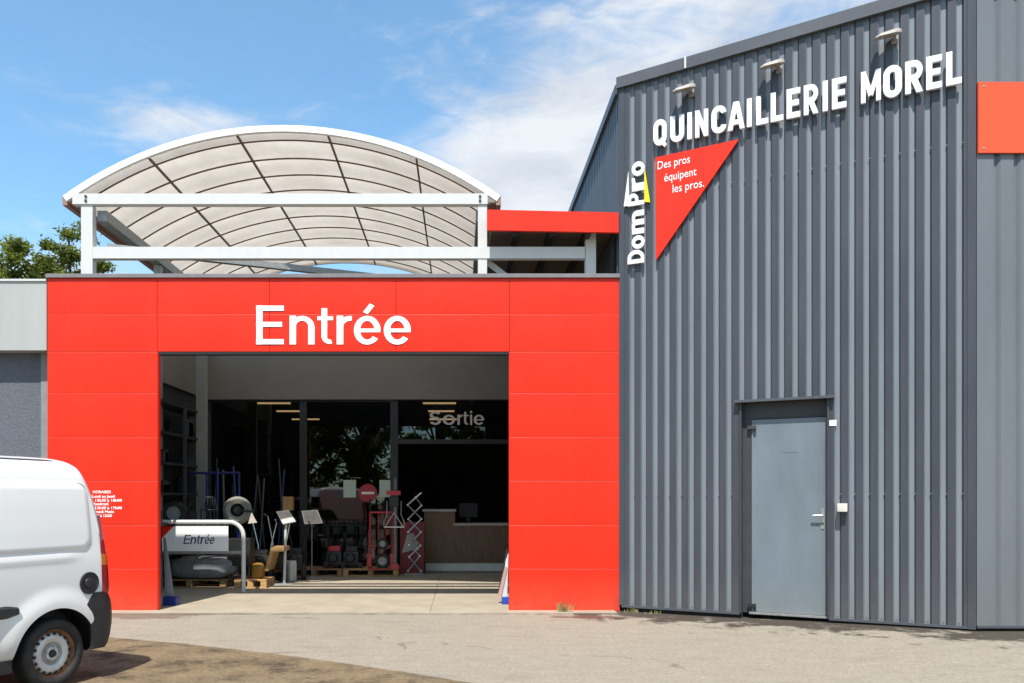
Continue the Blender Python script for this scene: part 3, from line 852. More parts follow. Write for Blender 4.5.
# floodlights
LENS = mat('lamp_lens', (.34, .28, .20), .25)
def flood(px_, py_, lab):
    u, z = W(px_, py_, .11)
    o = thing('floodlight', lab, 'floodlight', WP(u, z, 0), 'floodlights above the sign')
    br = MB(); br.tube([WP(u + .05, z, -.01), WP(u + .05, z + .01, .06), WP(u + .02, z + .005, .10)], .018, 8); br.obox(WP(u + .05, z, .0), EU * .035, Vector((0, 0, .05)), NW * .012)
    br.build('bracket', GALVD, o)
    # casing: shallow trapezoid tipped down, pushed out from the wall
    ax = (EU * .94 + Vector((0, 0, .1))).normalized(); out = (NW * .96 + Vector((0, 0, -.10))).normalized(); upv = ax.cross(out) * 1.0
    if upv.z < 0: upv = -upv
    ax = (EU * .93 + Vector((0, 0, .16)) + NW * -.30).normalized(); out = (NW * .94 + EU * .25 + Vector((0, 0, -.22))).normalized(); upv = ax.cross(out)
    if upv.z < 0: upv = -upv
    c = WP(u - .02, z, .122)
    m = MB()
    rows_ = ((-.15, .05, .012), (-.105, .095, .03), (.05, .10, .045), (.11, .07, .05), (.145, .035, .035))
    vs = []
    for a, hw, hh in rows_: vs += [c + ax * a - out * hw, c + ax * a + out * hw, c + ax * a + out * hw * .7 + upv * hh, c + ax * a - out * hw * .7 + upv * hh]
    m.add(vs, [(j * 4 + q, j * 4 + (q + 1) % 4, j * 4 + 4 + (q + 1) % 4, j * 4 + 4 + q) for j in range(4) for q in range(4)] + [(0, 1, 2, 3), (19, 18, 17, 16)])
    m.build('casing', LAMPB, o)
    m = MB(); m.obox(c - upv * .005, ax * .075, out * .06, upv * .004); m.build('lens', LENS, o)
flood(686, 90, 'weathered floodlight on the grey wall above the letters QU, nearest the corner')
flood(774, 66, 'weathered floodlight on the grey wall above the letters LLE, middle one of three')
flood(890, 36, 'weathered floodlight on the grey wall above the letters MO, highest of three')

# ================================================================== LEFT ANNEX
an = thing('annex_building', 'low building with cream metal fascia over dark roughcast, left of the red gateway', 'building', (-8, YF + 1, 0))
m = MB(); m.box(-16, Lx - .016, YF + .02, YF + .3, fz(350), fz(281)); m.build('fascia', CREAM, an)
m = MB(); m.box(-16, Lx - .016, YF - .0, YF + .32, fz(281) + .002, fz(281) + .03); m.build('coping', GALV, an)
m = MB(); m.box(-16, (41 - PX) / F * (YF + .24), YF + .245, YF + .6, -.02, fz(350) - .002); m.build('wall', STUCCO, an)
m = MB(); m.box((41 - PX) / F * (YF + .24) + .002, Lx - .0, YF + .235, YF + .5, -.02, fz(350) - .002); m.build('corner_trim', TRIMG, an)
m = MB(); m.box(-16, Lx - .02, YF + .32, 24, fz(281) - .25, fz(281) - .05); m.build('roof', DARKREC, an)

# ================================================================== VAULTED CANOPY
YV0, YV1 = 11.37, 17.7
k = YV0 / F
XC, CH, ZS, RISE = (282 - PX) * k, 217 * k, EYE + 301 * k, 70 * k
RAD = (CH * CH + RISE * RISE) / (2 * RISE); ZC = ZS + RISE - RAD
AM = math.asin(CH / RAD)
def vp(a, Y, dr=0.0): return Vector((XC + (RAD + dr) * math.sin(a), Y, ZC + (RAD + dr) * math.cos(a)))
va = thing('vaulted_canopy', 'barrel vault canopy of translucent sheets on pale steel posts above the gateway', 'canopy', (XC, 14, 0))
SP = .627
ribs = [YV0 + .02]
y_ = 11.68
while y_ < YV1: ribs.append(y_); y_ += SP
ribs.append(YV1 - .02)
m = MB(); na = 48
yst = []
for a, b in zip(ribs[:-1], ribs[1:]): yst += [a + (b - a) * t / 6 for t in range(6)]
yst.append(ribs[-1])
vs = []
for Y in yst:
    seg = [r for r in ribs if r <= Y + 1e-6][-1]; nx_ = [r for r in ribs if r > Y + 1e-6]
    t = (Y - seg) / ((nx_[0] - seg) if nx_ else 1)
    bul = .055 * math.sin(math.pi * t)
    for i in range(na + 1): vs.append(vp(-AM + 2 * AM * i / na, Y, -.03 + bul))
n1 = na + 1
m.add(vs, [(j * n1 + i, j * n1 + i + 1, (j + 1) * n1 + i + 1, (j + 1) * n1 + i) for j in range(len(yst) - 1) for i in range(na)])
m.build('roof_sheet', POLY, va, smooth=True)
for Y in ribs[1:-1]:
    m = MB(); pts = [vp(-AM + 2 * AM * i / na, Y, -.05) for i in range(na + 1)]
    for a, b in zip(pts[:-1], pts[1:]): m.bar(a, b, .018, .022, up=(0, 1, 0))
    m.build('rib', BROWN, va)
for f_ in (-.6, -.2, .2, .6):
    m = MB(); m.bar(vp(AM * f_, YV0 + .02, -.062), vp(AM * f_, YV1 - .02, -.062), .025, .035); m.build('purlin', BROWN, va)
for Y, nm in ((YV0, 'edge_trim'), (YV1, 'edge_trim')):
    m = MB(); ro, ri = 0.015, -.075
    vs = []
    for i in range(na + 1):
        a = -AM * 1.004 + 2 * AM * 1.004 * i / na
        for dr, dy in ((ro, -.03), (ro, .03), (ri, .03), (ri, -.03)): vs.append(vp(a, Y + dy, dr))
    fs = [(i * 4 + q, i * 4 + (q + 1) % 4, (i + 1) * 4 + (q + 1) % 4, (i + 1) * 4 + q) for i in range(na) for q in range(4)]
    fs += [(0, 1, 2, 3), tuple(na * 4 + q for q in (3, 2, 1, 0))]
    m.add(vs, fs); m.build(nm, VWHITE, va)
for s in (-1, 1):
    m = MB(); e = vp(s * AM, YV0, -.04)
    m.box(e.x - (.05 if s < 0 else .02), e.x + (.02 if s < 0 else .05), YV0 - .02, YV1, e.z - .09, e.z + .04)
    m.box(e.x + (.02 if s < 0 else -.16), e.x + (.16 if s < 0 else -.02), YV0 + .02, YV1, e.z - .055, e.z - .035)
    m.build('eave', GUTTER, va)
YB = 11.20
kb = YB / F
bx_ = lambda x: (x - PX) * kb
bz_ = lambda y: EYE + (PY - y) * kb
m = MB(); m.box(bx_(73), bx_(487.5), YB - .02, YB + .1, bz_(204.5), bz_(194)); m.build('beam', GALV, va)
m = MB(); m.box(bx_(93), bx_(585), YB - .01, YB + .1, bz_(258.5), bz_(247)); m.build('beam', GALV, va)
for x_ in (86.5, 480):
    for y2 in (197, 201.3):
        m = MB(); m.lathe([(.019, 0), (.019, .012), (.0, .012)], (bx_(x_), YB - .021, bz_(y2)), (0, -1, 0), 10); m.build('bolt', DARKREC, va)
for xa, xb, yt in ((81, 92.5, 204.7), (478, 487, 204.7), (585.6, 596, 233)):
    m = MB(); m.box(bx_(xa), bx_(xb), YB, YB + .12, 4.1 if xa > 100 else .0, bz_(yt)); m.build('post', GALV, va)
for x_, Yp, zp in ((-5.09, 13.45, 0), (-5.09, 16.44, 5.0), (.28, 16.44, 5.0)):
    m = MB(); m.box(x_ - .055, x_ + .055, Yp - .055, Yp + .055, zp, 5.455); m.build('post', GALVD, va)
for x_ in (-5.07, .28):
    m = MB(); m.box(x_ - .07, x_ + .07, YB + .101, YV1 - .1, 5.46, 5.61, bev=.008)
    m.build('eave_beam', GALVD, va)
m = MB(); m.bar((-5.0, 11.3, 5.09), (.25, 13.5, 5.09), .09, .09); m.build('brace', GALVD, va)
m = MB(); m.bar(at(486, 261, 11.36), at(520, 287, 11.5), .012, .085, up=(.6, 0, 1)); m.lathe([(.018, 0), (.018, .01), (0, .01)], at(488, 262.5, 11.34), (0, -1, 0), 10); m.build('brace', GALV, va)

# ================================================================== FLAT RED CANOPY
fc = thing('flat_canopy', 'flat dark canopy with a red front board between the vault and grey wall', 'canopy', (1.25, 11.2, 0))
m = MB(); YC = 10.93; kc = YC / F
m.prism([(( 487 - PX) * kc, YC, EYE + (PY - 230.0) * kc), ((619.5 - PX) * kc - .01, YC, EYE + (PY - 232.5) * kc), ((619.5 - PX) * kc - .01, YC, EYE + (PY - 212.5) * kc), ((487 - PX) * kc, YC, EYE + (PY - 209.5) * kc)], (0, -1, 0), .05)
m.build('front_board', RED, fc)
m = MB(); m.box(.42, 2.16, YC + .052, 16.9, 5.27, 5.45); m.build('deck', mat('dark_soffit', (.10, .075, .06), .8), fc)
for x_ in (.75, 1.25, 1.75):
    m = MB(); m.box(x_ - .04, x_ + .04, YC + .06, 16.8, 5.17, 5.268); m.build('rafter', BLACKISH, fc)
m = MB(); m.box(.42, 2.16, 16.85, 16.95, 4.2, 5.45); m.build('end_wall', BLACKISH, fc)

# ================================================================== SHOP
GT = EYE + (PY - 400) / F * YS
sh = thing('shop_building', 'shaded shop behind the gateway with taupe band above dark glazing', 'building', (-1.5, 20, 0))
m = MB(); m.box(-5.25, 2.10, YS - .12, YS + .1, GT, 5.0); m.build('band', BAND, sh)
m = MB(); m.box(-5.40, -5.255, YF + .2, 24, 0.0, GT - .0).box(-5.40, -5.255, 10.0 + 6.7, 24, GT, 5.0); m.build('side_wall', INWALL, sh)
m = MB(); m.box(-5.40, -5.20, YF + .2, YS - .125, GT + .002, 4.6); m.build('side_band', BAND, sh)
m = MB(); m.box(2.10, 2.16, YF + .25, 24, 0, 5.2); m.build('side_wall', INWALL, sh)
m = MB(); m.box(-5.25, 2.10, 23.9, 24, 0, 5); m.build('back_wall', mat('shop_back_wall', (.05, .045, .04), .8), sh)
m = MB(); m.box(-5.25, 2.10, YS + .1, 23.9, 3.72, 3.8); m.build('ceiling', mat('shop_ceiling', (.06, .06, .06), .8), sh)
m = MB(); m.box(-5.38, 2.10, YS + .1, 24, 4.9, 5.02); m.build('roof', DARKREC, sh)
for X_, lab in ((-4.08, 'left'), (-.47, 'right')):
    for Yl, w_, dep in ((17.45, .72, 'front'), (19.05, .62, 'middle'), (21.0, .72, 'rear')):
        o = thing('ceiling_light', '%s strip lamp of the %s row glowing under the shop ceiling' % (dep, lab), 'ceiling light', (X_, Yl, 3.6), 'strip lamps in the shop')
        a = MB(); a.box(X_ - w_ / 2 - .02, X_ + w_ / 2 + .02, Yl - .03, Yl + .03, 3.635, 3.719); a.build('housing', GREY_FLASH, o)
        a = MB(); a.box(X_ - w_ / 2, X_ + w_ / 2, Yl - .022, Yl + .022, 3.60, 3.634); a.build('tube', LAMPGLOW, o)
sf_ = thing('shopfront', 'dark framed glass shopfront with the word Sortie over its open doorway', 'shopfront', (-1.8, YS, 0))
gx = lambda x: (x - PX) / F * YS
gz = lambda y: EYE + (PY - y) / F * YS
for xa, xb in ((206, 211), (300, 307), (390.5, 398), (509, 516)):
    m = MB(); m.box(gx(xa), gx(xb), YS - .04, YS + .06, .017, GT); m.build('mullion', ALU, sf_)
m = MB(); m.box(gx(398), gx(509), YS - .035, YS + .055, gz(444), gz(439.5)); m.build('transom', ALU, sf_)
for xa, xb in ((211, 300), (307, 390.5)):
    m = MB(); m.box(gx(xa), gx(xb), YS - .03, YS + .05, .017, .08); m.build('sill', ALU, sf_)
    m = MB(); m.box(gx(xa), gx(xb), YS - .02, YS + .03, gz(402), GT); m.build('head', ALU, sf_)
def pane(xa, xb, z0, z1, Y=YS):
    m = MB(); m.add([(gx(xa), Y, z0), (gx(xb), Y, z0), (gx(xb), Y, z1), (gx(xa), Y, z1)], [(0, 1, 2, 3)]); return m.build('pane', GLASS, sf_, norm=False)
pane(211, 300, .08, gz(402)); pane(307, 390.5, .08, gz(402)); pane(398, 509, gz(439.5), GT - .01)
# sliding leaf parked behind the fixed panes
m = MB(); m.box(gx(385.5), gx(391), YS + .08, YS + .12, .02, gz(444)); m.build('sliding_door_stile', ALU, sf_)
m = MB(); s4 = 4.452
GP = lambda X, Z, d: (X, YS - .008 - d, Z)
for ch, a, b in (('S', 622, 672), ('o', 680, 735), ('r', 745, 772), ('t', 768, 795), ('i', 802, 811), ('e', 818, 864)):
    letter(m, ch, gx(290 + a / s4), gx(290 + b / s4), gz(380 + 200 / s4), 62 / s4 / F * YS, .006, GP, bold=.85)
m.build('lettering', mat('pale_vinyl', (.62, .58, .53), .6), sf_)
for xa, xb, ya, yb_, dk in ((343.5, 356, 480, 497.5, 'left'), (379.5, 391, 480, 497, 'right')):
    m = MB(); m.box(gx(xa), gx(xb), YS - .012, YS - .005, gz(yb_), gz(ya)); m.build('notice', PAPER, None, label='pale paper notice on the glass just %s of the round red sign' % dk, cat='notice')
m = MB(); c = Vector((gx(368), YS - .01, gz(493)))
ne = thing('no_entry_sign', 'round red no entry sign with white bar on the shop glass', 'sign', tuple(c))
m.lathe([(0, .012), (.188, .012), (.188, .0)], c, (0, -1, 0), 40); m.build('disc', mat('no_entry_red', (.42, .03, .05), .5), ne)
m = MB(); m.box(c.x - .13, c.x + .13, c.y - .016, c.y - .0125, c.z - .024, c.z + .024); m.build('bar', VINYL, ne)
# counter
ct_ = thing('reception_counter', 'brown wood counter with raised left end and pale plinth inside the doorway', 'counter', ((466 - PX) / F * 16.9, 17.2, .016))
q = lambda x, Y=16.85: (x - PX) / F * Y
qz = lambda y, Y=16.85: EYE + (PY - y) / F * Y
m = MB(); m.box(q(424), q(455), 16.85, 17.5, qz(563), qz(511.5)).box(q(455), q(545), 16.853, 17.5, qz(563), qz(525.5)); m.build('front_panel', WOODC, ct_)
m = MB(); m.box(q(422.5), q(456), 16.82, 17.52, qz(511.5), qz(509.3)).box(q(453.5), q(546), 16.82, 17.52, qz(525.5), qz(523.3)); m.build('worktop', WORKTOP, ct_)
m = MB(); m.box(q(425.5), q(545), 16.87, 17.48, .016, qz(563)); m.build('plinth', mat('pale_plinth', (.78, .75, .68), .6), ct_)
mo = thing('computer_monitor', 'dark computer monitor standing on the low part of the counter', 'monitor', (q(468), 17.2, qz(523.3)))
z_ = qz(523.3)
m = MB(); m.box(q(459), q(478), 17.2, 17.23, z_ + .12, z_ + .42, bev=.006); m.build('screen', BLACKISH, mo)
m = MB(); m.box(q(467), q(470), 17.23, 17.26, z_, z_ + .25).box(q(464), q(473), 17.17, 17.33, z_, z_ + .012); m.build('stand', PLASTIC, mo)

# shop shelf with pale goods behind the glass
def shelf_unit(x0, x1, Y, h, name_label):
    o = thing('shop_shelf', name_label, 'shelving', ((x0 + x1) / 2, Y, .016))
    m = MB()
    for x_ in (x0, x1): m.box(x_ - .02, x_ + .02, Y - .2, Y + .2, .016, h)
    m.build('upright', DARKREC, o)
    for j in range(4):
        z = .12 + j * (h - .2) / 3
        m = MB(); m.box(x0 + .02, x1 - .02, Y - .2, Y + .2, z, z + .025); m.build('shelf', GREY_FLASH, o)
    return o
xs0, xs1 = (318 - PX) / F * 18.2, (386 - PX) / F * 18.2
shelf_unit(xs0, xs1, 18.2, 1.1, 'low shelf of pale boxed goods seen through the middle pane')
PALEG = mat('pale_green_box', (.45, .62, .52), .6); PALEW = mat('pale_carton', (.62, .62, .58), .6); TEAL = mat('teal_box', (.05, .22, .22), .5)
bi = 0
for j in range(3):
    z = .12 + j * .3 + .026
    for i in range(5):
        x_ = xs0 + .12 + i * .28 + random.uniform(-.03, .03)
        m = MB(); hh = random.uniform(.14, .22); m.box(x_, x_ + random.uniform(.14, .2), 18.02, 18.3, z, z + hh, bev=.004)
        m.build('carton', [PALEG, PALEW, TEAL, PALEW][bi % 4], None, label='pale or teal carton on the low shelf behind the middle pane', cat='carton', group='cartons on the shop shelf'); bi += 1
shelf_unit((215 - PX) / F * 19, (292 - PX) / F * 19, 19, 2.2, 'tall dark shelf unit in the shop behind the left pane')

# column and storage rack at left
m = MB(); m.box((196 - PX) / F * 14.6, (205 - PX) / F * 14.6, 14.6, 14.76, .011, 4.6); m.build('steel_column', mat('grey_column_paint', (.25, .25, .24), .6), None, label='grey square steel column at the left of the shaded yard', cat='column')
rk = thing('storage_rack', 'dark steel storage rack with cross rails along the left yard wall', 'rack', (-5.0, 14.0, .011))
for Yp in (12.6, 13.9, 15.2):
    m = MB()
    m.box(-5.23, -5.18, Yp, Yp + .05, .011, 3.2).box(-4.83, -4.78, Yp, Yp + .05, .011, 3.2); m.build('upright', DARKREC, rk)
for z in (.6, 1.1, 1.6, 2.1, 2.6, 3.1):
    m = MB(); m.box(-5.2, -4.8, 12.66, 15.2, z, z + .04); m.build('shelf', PLASTIC, rk)
for i in range(16):
    z = (.6, 1.1, 1.6, 2.1, 2.6)[i % 5] + .041; Yp = 12.7 + random.random() * 2.2
    m = MB(); hh = random.uniform(.12, .3); m.box(-5.15, -4.82, Yp, Yp + random.uniform(.15, .3), z, z + hh, bev=.006)
    m.build('storage_box', [ENG, DARKREC, PLASTIC, ALU][i % 4], None, label='dark box or tool case on the storage rack along the left wall', cat='box', group='dark boxes on the storage rack')

# ---------------------------------------------------------------- barrier
YBr = 13.15
h_ = lambda x: (x - PX) / F * YBr
hz_ = lambda y: EYE + (PY - y) / F * YBr
ba = thing('barrier', 'galvanised tube barrier with rounded end, holding the small Entrée board', 'barrier', (h_(205), YBr, .01))
xr, zt_ = h_(243.5), hz_(522); rr = .24
pts = [Vector((h_(150), YBr, zt_))]
pts.append(Vector((xr - rr, YBr, zt_)))
for i in range(1, 10):
    a = math.pi / 2 * i / 9
    pts.append(Vector((xr - rr + rr * math.sin(a), YBr, zt_ - rr + rr * math.cos(a))))
pts.append(Vector((xr, YBr, .01)))
m = MB(); m.tube(pts, .036, 14); m.build('top_tube', GALV, ba, smooth=True)
m = MB(); m.tube([(h_(150), YBr, hz_(552.5)), (xr - .03, YBr, hz_(552.5))], .028, 12); m.build('rail', GALVD, ba, smooth=True)
m = MB(); m.tube([(h_(152), YBr, .01), (h_(152), YBr, zt_)], .034, 12); m.build('post', GALV, ba, smooth=True)
bs = thing('barrier_sign', 'small white board with dark slanted word Entrée hung on the barrier', 'sign', (h_(196), YBr - .05, hz_(551)))
m = MB(); m.prism([(h_(163), YBr - .045, hz_(551)), (h_(229), YBr - .045, hz_(551)), (h_(229), YBr - .045, hz_(526)), (h_(175), YBr - .045, hz_(526)), (h_(163), YBr - .045, hz_(538))], (0, -1, 0), .02); m.build('board', WHITE, bs)
m = MB(); m.prism([(h_(162), YBr - .047, hz_(538.6)), (h_(174.5), YBr - .047, hz_(526.4)), (h_(162), YBr - .047, hz_(526.4))], (0, -1, 0), .018); m.build('corner', RED2, bs)
m = MB()
wid = [('Ɛ', 0, .20), ('n', .225, .40), ('t', .42, .535), ('r', .555, .68), ('é', .69, .835), ('e', .855, 1.0)]
x0, wL = h_(184.2), h_(214.5) - h_(184.2)
for ch, a, b in wid:
    letter(m, ch, x0 + a * wL, x0 + b * wL, hz_(543.8), .152, .003, lambda X, Z, d: (X, YBr - .0455 - d, Z), bold=.82, shear=.2)
m.build('lettering', NAVY, bs)

# ---------------------------------------------------------------- pallets
def make_pallet(loc, w, d, matr, label, rz=0.0):
    o = thing('pallet', label, 'pallet', loc)
    x, y, z = loc
    for i in range(3):
        m = MB()
        for j in range(3):
            m.box(x - w / 2 + j * (w - .1) / 2, x - w / 2 + j * (w - .1) / 2 + .1, y - d / 2 + i * (d - .1) / 2, y - d / 2 + i * (d - .1) / 2 + .1, z + .022, z + .1)
        m.box(x - w / 2, x + w / 2, y - d / 2 + i * (d - .1) / 2, y - d / 2 + i * (d - .1) / 2 + .1, z, z + .0215); m.build('runner', matr, o)
    m = MB()
    for i in range(7): m.box(x - w / 2, x + w / 2, y - d / 2 + i * (d - .1) / 6, y - d / 2 + i * (d - .1) / 6 + .1, z + .122, z + .144)
    for j in range(3): m.box(x - w / 2 + j * (w - .1) / 2, x - w / 2 + j * (w - .1) / 2 + .1, y - d / 2 + .002, y + d / 2 - .002, z + .1, z + .1215)
    m.build('top_deck', matr, o)
    return o
kp = 13.75
make_pallet(((190 - PX) / F * kp, kp + .35, .011), 1.25, .8, PALLETD, 'brown wooden pallet under the goods behind the barrier')
make_pallet(((254 - PX) / F * 13.9, 13.95, .011), .55, .6, PALLET, 'small pale wooden pallet beside the barrier end post')
make_pallet(((316 - PX) / F * 15.95, 16.05, .011), 1.12, .7, PALLETD, 'brown pallet under the glass behind the sign stands')
make_pallet(((372 - PX) / F * 15.95, 16.05, .011), 1.08, .7, PALLET, 'brown pallet carrying the red hand truck')

# goods behind barrier: wrapped bundle, ring casing, black wheels, yellow drum
def blob(name, c, sx, sy, sz, matr, label, cat, seed, crump=.18):
    rnd = random.Random(seed); bm = bmesh.new(); bmesh.ops.create_icosphere(bm, subdivisions=4, radius=1)
    ph = [(rnd.uniform(2, 6), rnd.uniform(0, 6), Vector((rnd.uniform(-1, 1), rnd.uniform(-1, 1), rnd.uniform(-1, 1)))) for _ in range(9)]
    for v in bm.verts:
        p = v.co.copy(); k_ = sum(math.sin(f * p.dot(d) + o) for f, o, d in ph) / 9
        p = Vector((math.copysign(abs(p.x) ** .6, p.x), math.copysign(abs(p.y) ** .6, p.y), math.copysign(abs(p.z) ** .6, p.z))) * (1 + crump * k_)
        v.co = Vector((p.x * sx, p.y * sy, max(p.z, -.92) * sz))
    m = MB(); m.add([Vector(c) + v.co for v in bm.verts], [[v.index for v in f.verts] for f in bm.faces]); bm.free()
    return m.build(name, matr, None, smooth=True, label=label, cat=cat)
b0 = at(198, 567, 13.7)
blob('wrapped_bundle', (b0.x, 13.95, .155 + .2), .62, .32, .2, TARP, 'grey plastic wrapped bundle on the pallet behind the barrier', 'bundle', 3)
b1 = at(258, 566, 13.9)
blob('yellow_container', (b1.x, 13.9, .155 + .13), .11, .11, .14, YELLOW, 'yellow rounded container on the small pallet by the barrier', 'container', 5, .05)
# machines
def wheel_part(name, c, axis, r, w, par, tm=RUBBER, hm=GALVD):
    m = MB(); m.lathe([(r * .55, -w / 2), (r * .92, -w / 2), (r, -w / 4), (r, w / 4), (r * .92, w / 2), (r * .55, w / 2), (r * .55, -w / 2)], c, axis, 28); t = m.build(name, tm, par, smooth=True)
    m = MB(); m.lathe([(0, -w * .3), (r * .54, -w * .3), (r * .54, w * .3), (0, w * .3)], c, axis, 20); m.build('hub', hm, t, smooth=True)
    return t
c = at(237.5, 510.5, 13.75)
mc = thing('blower_machine', 'machine with pale ring casing and black core standing behind the barrier', 'machine', (c.x, 13.95, .155))
m = MB(); m.lathe([(.115, -.1), (.19, -.12), (.235, -.08), (.245, 0), (.235, .08), (.19, .12), (.115, .1), (.115, -.1)], c, (.25, -1, .1), 36); m.build('ring_casing', BEIGEM, mc, smooth=True)
m = MB(); m.lathe([(0, .05), (.06, .07), (.112, .02), (.112, -.08), (0, -.08)], c, (.25, -1, .1), 24); m.build('core', ENG, mc, smooth=True)
m = MB(); m.bevbox(Vector((c.x + .02, c.y + .16, .62)), (.2, .17, .24), Matrix.Identity(3), 0, .02); m.build('engine', ENG, mc)
m = MB()
for dx in (-.17, .17): m = MB(); m.tube([(c.x + dx, c.y + .1, .155), (c.x + dx, c.y + .12, .45)], .02, 8); m.build('leg', DARKREC, mc)
m = MB(); m.tube([(c.x + .1, c.y - .05, c.z), (c.x + .3, c.y - .12, c.z - .02)], .02, 8); m.build('handle', DARKREC, mc)
t = at(251.5, 519.5, 13.5); m = MB(); m.prism([t + Vector((-.06, 0, -.07)), t + Vector((.09, .02, -.055)), t + Vector((.0, 0, .12))], (0, -1, 0), .004); m.build('price_tag', SHEET, None, label='pale triangular card hanging from the pale ring casing', cat='tag')
c = at(174, 513, 13.8)
rl = thing('black_wheel_machine', 'machine with large black wheel at the left end behind the barrier', 'machine', (c.x, 13.9, .155))
wheel_part('wheel', c, (.2, -1, 0), .22, .12, rl)
m = MB(); m.bevbox(Vector((c.x + .02, c.y + .3, .62)), (.2, .16, .25), Matrix.Identity(3), 0, .03); m.build('engine', ENG, rl)
m = MB()
for s in (-1, 1): m.tube([(c.x + .12 * s, c.y + .15, .155), (c.x + .12 * s, c.y + .1, c.z), (c.x + .05 + .12 * s, c.y + .5, 1.5)], .016, 8)
m.build('frame', PLASTIC, rl, smooth=True)
# wire basket
c = at(209, 510, 13.75); m = MB()
for i in range(8):
    a = math.pi * 2 * i / 8; p = Vector((math.cos(a) * .17, math.sin(a) * .12, 0))
    m.tube([c + p * .8 + Vector((0, 0, -.25)), c + p * .9, c + p * .5 + Vector((0, 0, .22))], .008, 6)
for z, r_ in ((-.2, .82), (0, .9), (.22, .5)): m.tube([c + Vector((math.cos(t_) * .17 * r_, math.sin(t_) * .12 * r_, z)) for t_ in [2 * math.pi * q_ / 16 for q_ in range(16)]], .009, 6, closed=True)
m.build('wire_basket', PLASTIC, None, label='black wire cage standing between the black wheel and the pale ring', cat='cage')
# blue trolley frame
bl = thing('blue_trolley', 'dark blue tubular trolley frame beside the grey column', 'trolley', ((218 - PX) / F * 14.3, 14.3, .011))
u_ = lambda x, y: at(x, y, 14.3)
m = MB()
for xx_ in (207, 217.5, 239): m.tube([u_(xx_, 468 if xx_ == 217.5 else 474), u_(xx_, 574)], .03 if xx_ == 217.5 else .024, 10)
m.build('upright', BLUEM, bl, smooth=True)
m = MB(); m.tube([u_(183, 473), u_(240, 473)], .022, 10); m.tube([u_(207, 540), u_(240, 540)], .02, 10); m.build('crossbar', BLUEM, bl, smooth=True)
wheel_part('wheel', Vector(u_(207, 570)) + Vector((0, .12, .05)), (1, 0, 0), .13, .06, bl); wheel_part('wheel', Vector(u_(239, 570)) + Vector((0, .12, .05)), (1, 0, 0), .13, .06, bl)

# tilted crate, cardboard box, small tillers
c = at(272, 560, 14.2)
m = MB(); m.prism([at(264.5, 571, 14.1), at(268, 571, 14.1), at(273.5, 552, 14.1), at(284, 551.5, 14.1), at(284, 547, 14.1), at(271, 547.2, 14.1)][::-1], (0, -1, 0), .5)
m.build('plywood_stand', PALLET, None, label='pale plywood bracket with slanted leg between the barrier and sign stands', cat='stand')
def tiller(px_, py_, Y, r, label, tall, cm, flip=1):
    g0 = at(px_, py_, Y)
    o = thing('garden_tiller', label, 'tiller', (g0.x, Y, .011), 'machines lined up in front of the glass')
    z0_ = .011
    wheel_part('wheel', Vector((g0.x - .17 * flip, Y - .12, z0_ + r)), (1, .25, 0), r, .09, o); wheel_part('wheel', Vector((g0.x + .17 * flip, Y - .12, z0_ + r)), (1, .25, 0), r, .09, o)
    m = MB(); m.bevbox(Vector((g0.x, Y, z0_ + r + .2)), (.15, .18, .14), Matrix.Identity(3), 0, .03)
    m.lathe([(0, 0), (.09, 0), (.1, -.06), (.07, -.1), (0, -.1)], (g0.x, Y - .17, z0_ + r + .22), (0, 1, 0), 18); m.build('engine', ENG, o, smooth=True)
    m = MB(); m.bevbox(Vector((g0.x, Y + .02, z0_ + r + .38)), (.12, .12, .06), Matrix.Identity(3), 0, .025); m.build('tank', cm, o, smooth=True)
    m = MB()
    for s in (-1, 1): m.tube([(g0.x + .09 * s, Y + .05, z0_ + r + .1), (g0.x + .12 * s, Y + .2, z0_ + r + .5), (g0.x + .22 * s, Y + .2, tall - .05), (g0.x + .24 * s, Y + .02, tall)], .013, 8)
    m.build('handlebar', CHROME if flip > 0 else PLASTIC, o, smooth=True)
tiller(262, 570, 14.6, .16, 'dark garden machine with chrome handlebars just right of the barrier end', 1.15, ENG)
tiller(296, 560, 15.2, .15, 'dark garden machine between the two sign stands, red cap', 1.1, ENG, -1)
tiller(335, 560, 16.05, .14, 'dark garden machine on the pallet under the no entry sign', 1.0, REDM, -1)
tiller(222, 560, 14.5, .17, 'dark garden machine behind the black wire cage and pale ring', 1.2, ENG, -1)
tiller(352, 560, 16.1, .13, 'small dark garden machine on the pallet left of the red hand truck', .9, ENG, -1)
tiller(277, 566, 14.9, .17, 'dark garden machine directly behind the plywood bracket', 1.25, ENG)
tiller(249, 560, 14.7, .16, 'dark garden machine between the pale ring and the plywood bracket', 1.1, REDM, -1)
bk = thing('bar_rack', 'black rack of upright bars against the glass left of the red hand truck', 'rack', (at(344, 570, 16.38).x, 16.38, .011))
x0_, x1_ = at(324, 570, 16.38).x, at(366, 570, 16.38).x
m = MB(); m.tube([(x0_, 16.38, .99), (x1_, 16.38, .99)], .014, 8); m.build('rail', PLASTIC, bk); m = MB(); m.tube([(x0_, 16.38, .2), (x1_, 16.38, .2)], .014, 8); m.build('rail', PLASTIC, bk)
for i in range(10):
    xx_ = x0_ + (x1_ - x0_) * i / 9
    m = MB(); m.tube([(xx_, 16.38, .011), (xx_, 16.36, 1.12)], .011, 6); m.build('bar', PLASTIC, bk)
rc_ = random.Random(5)
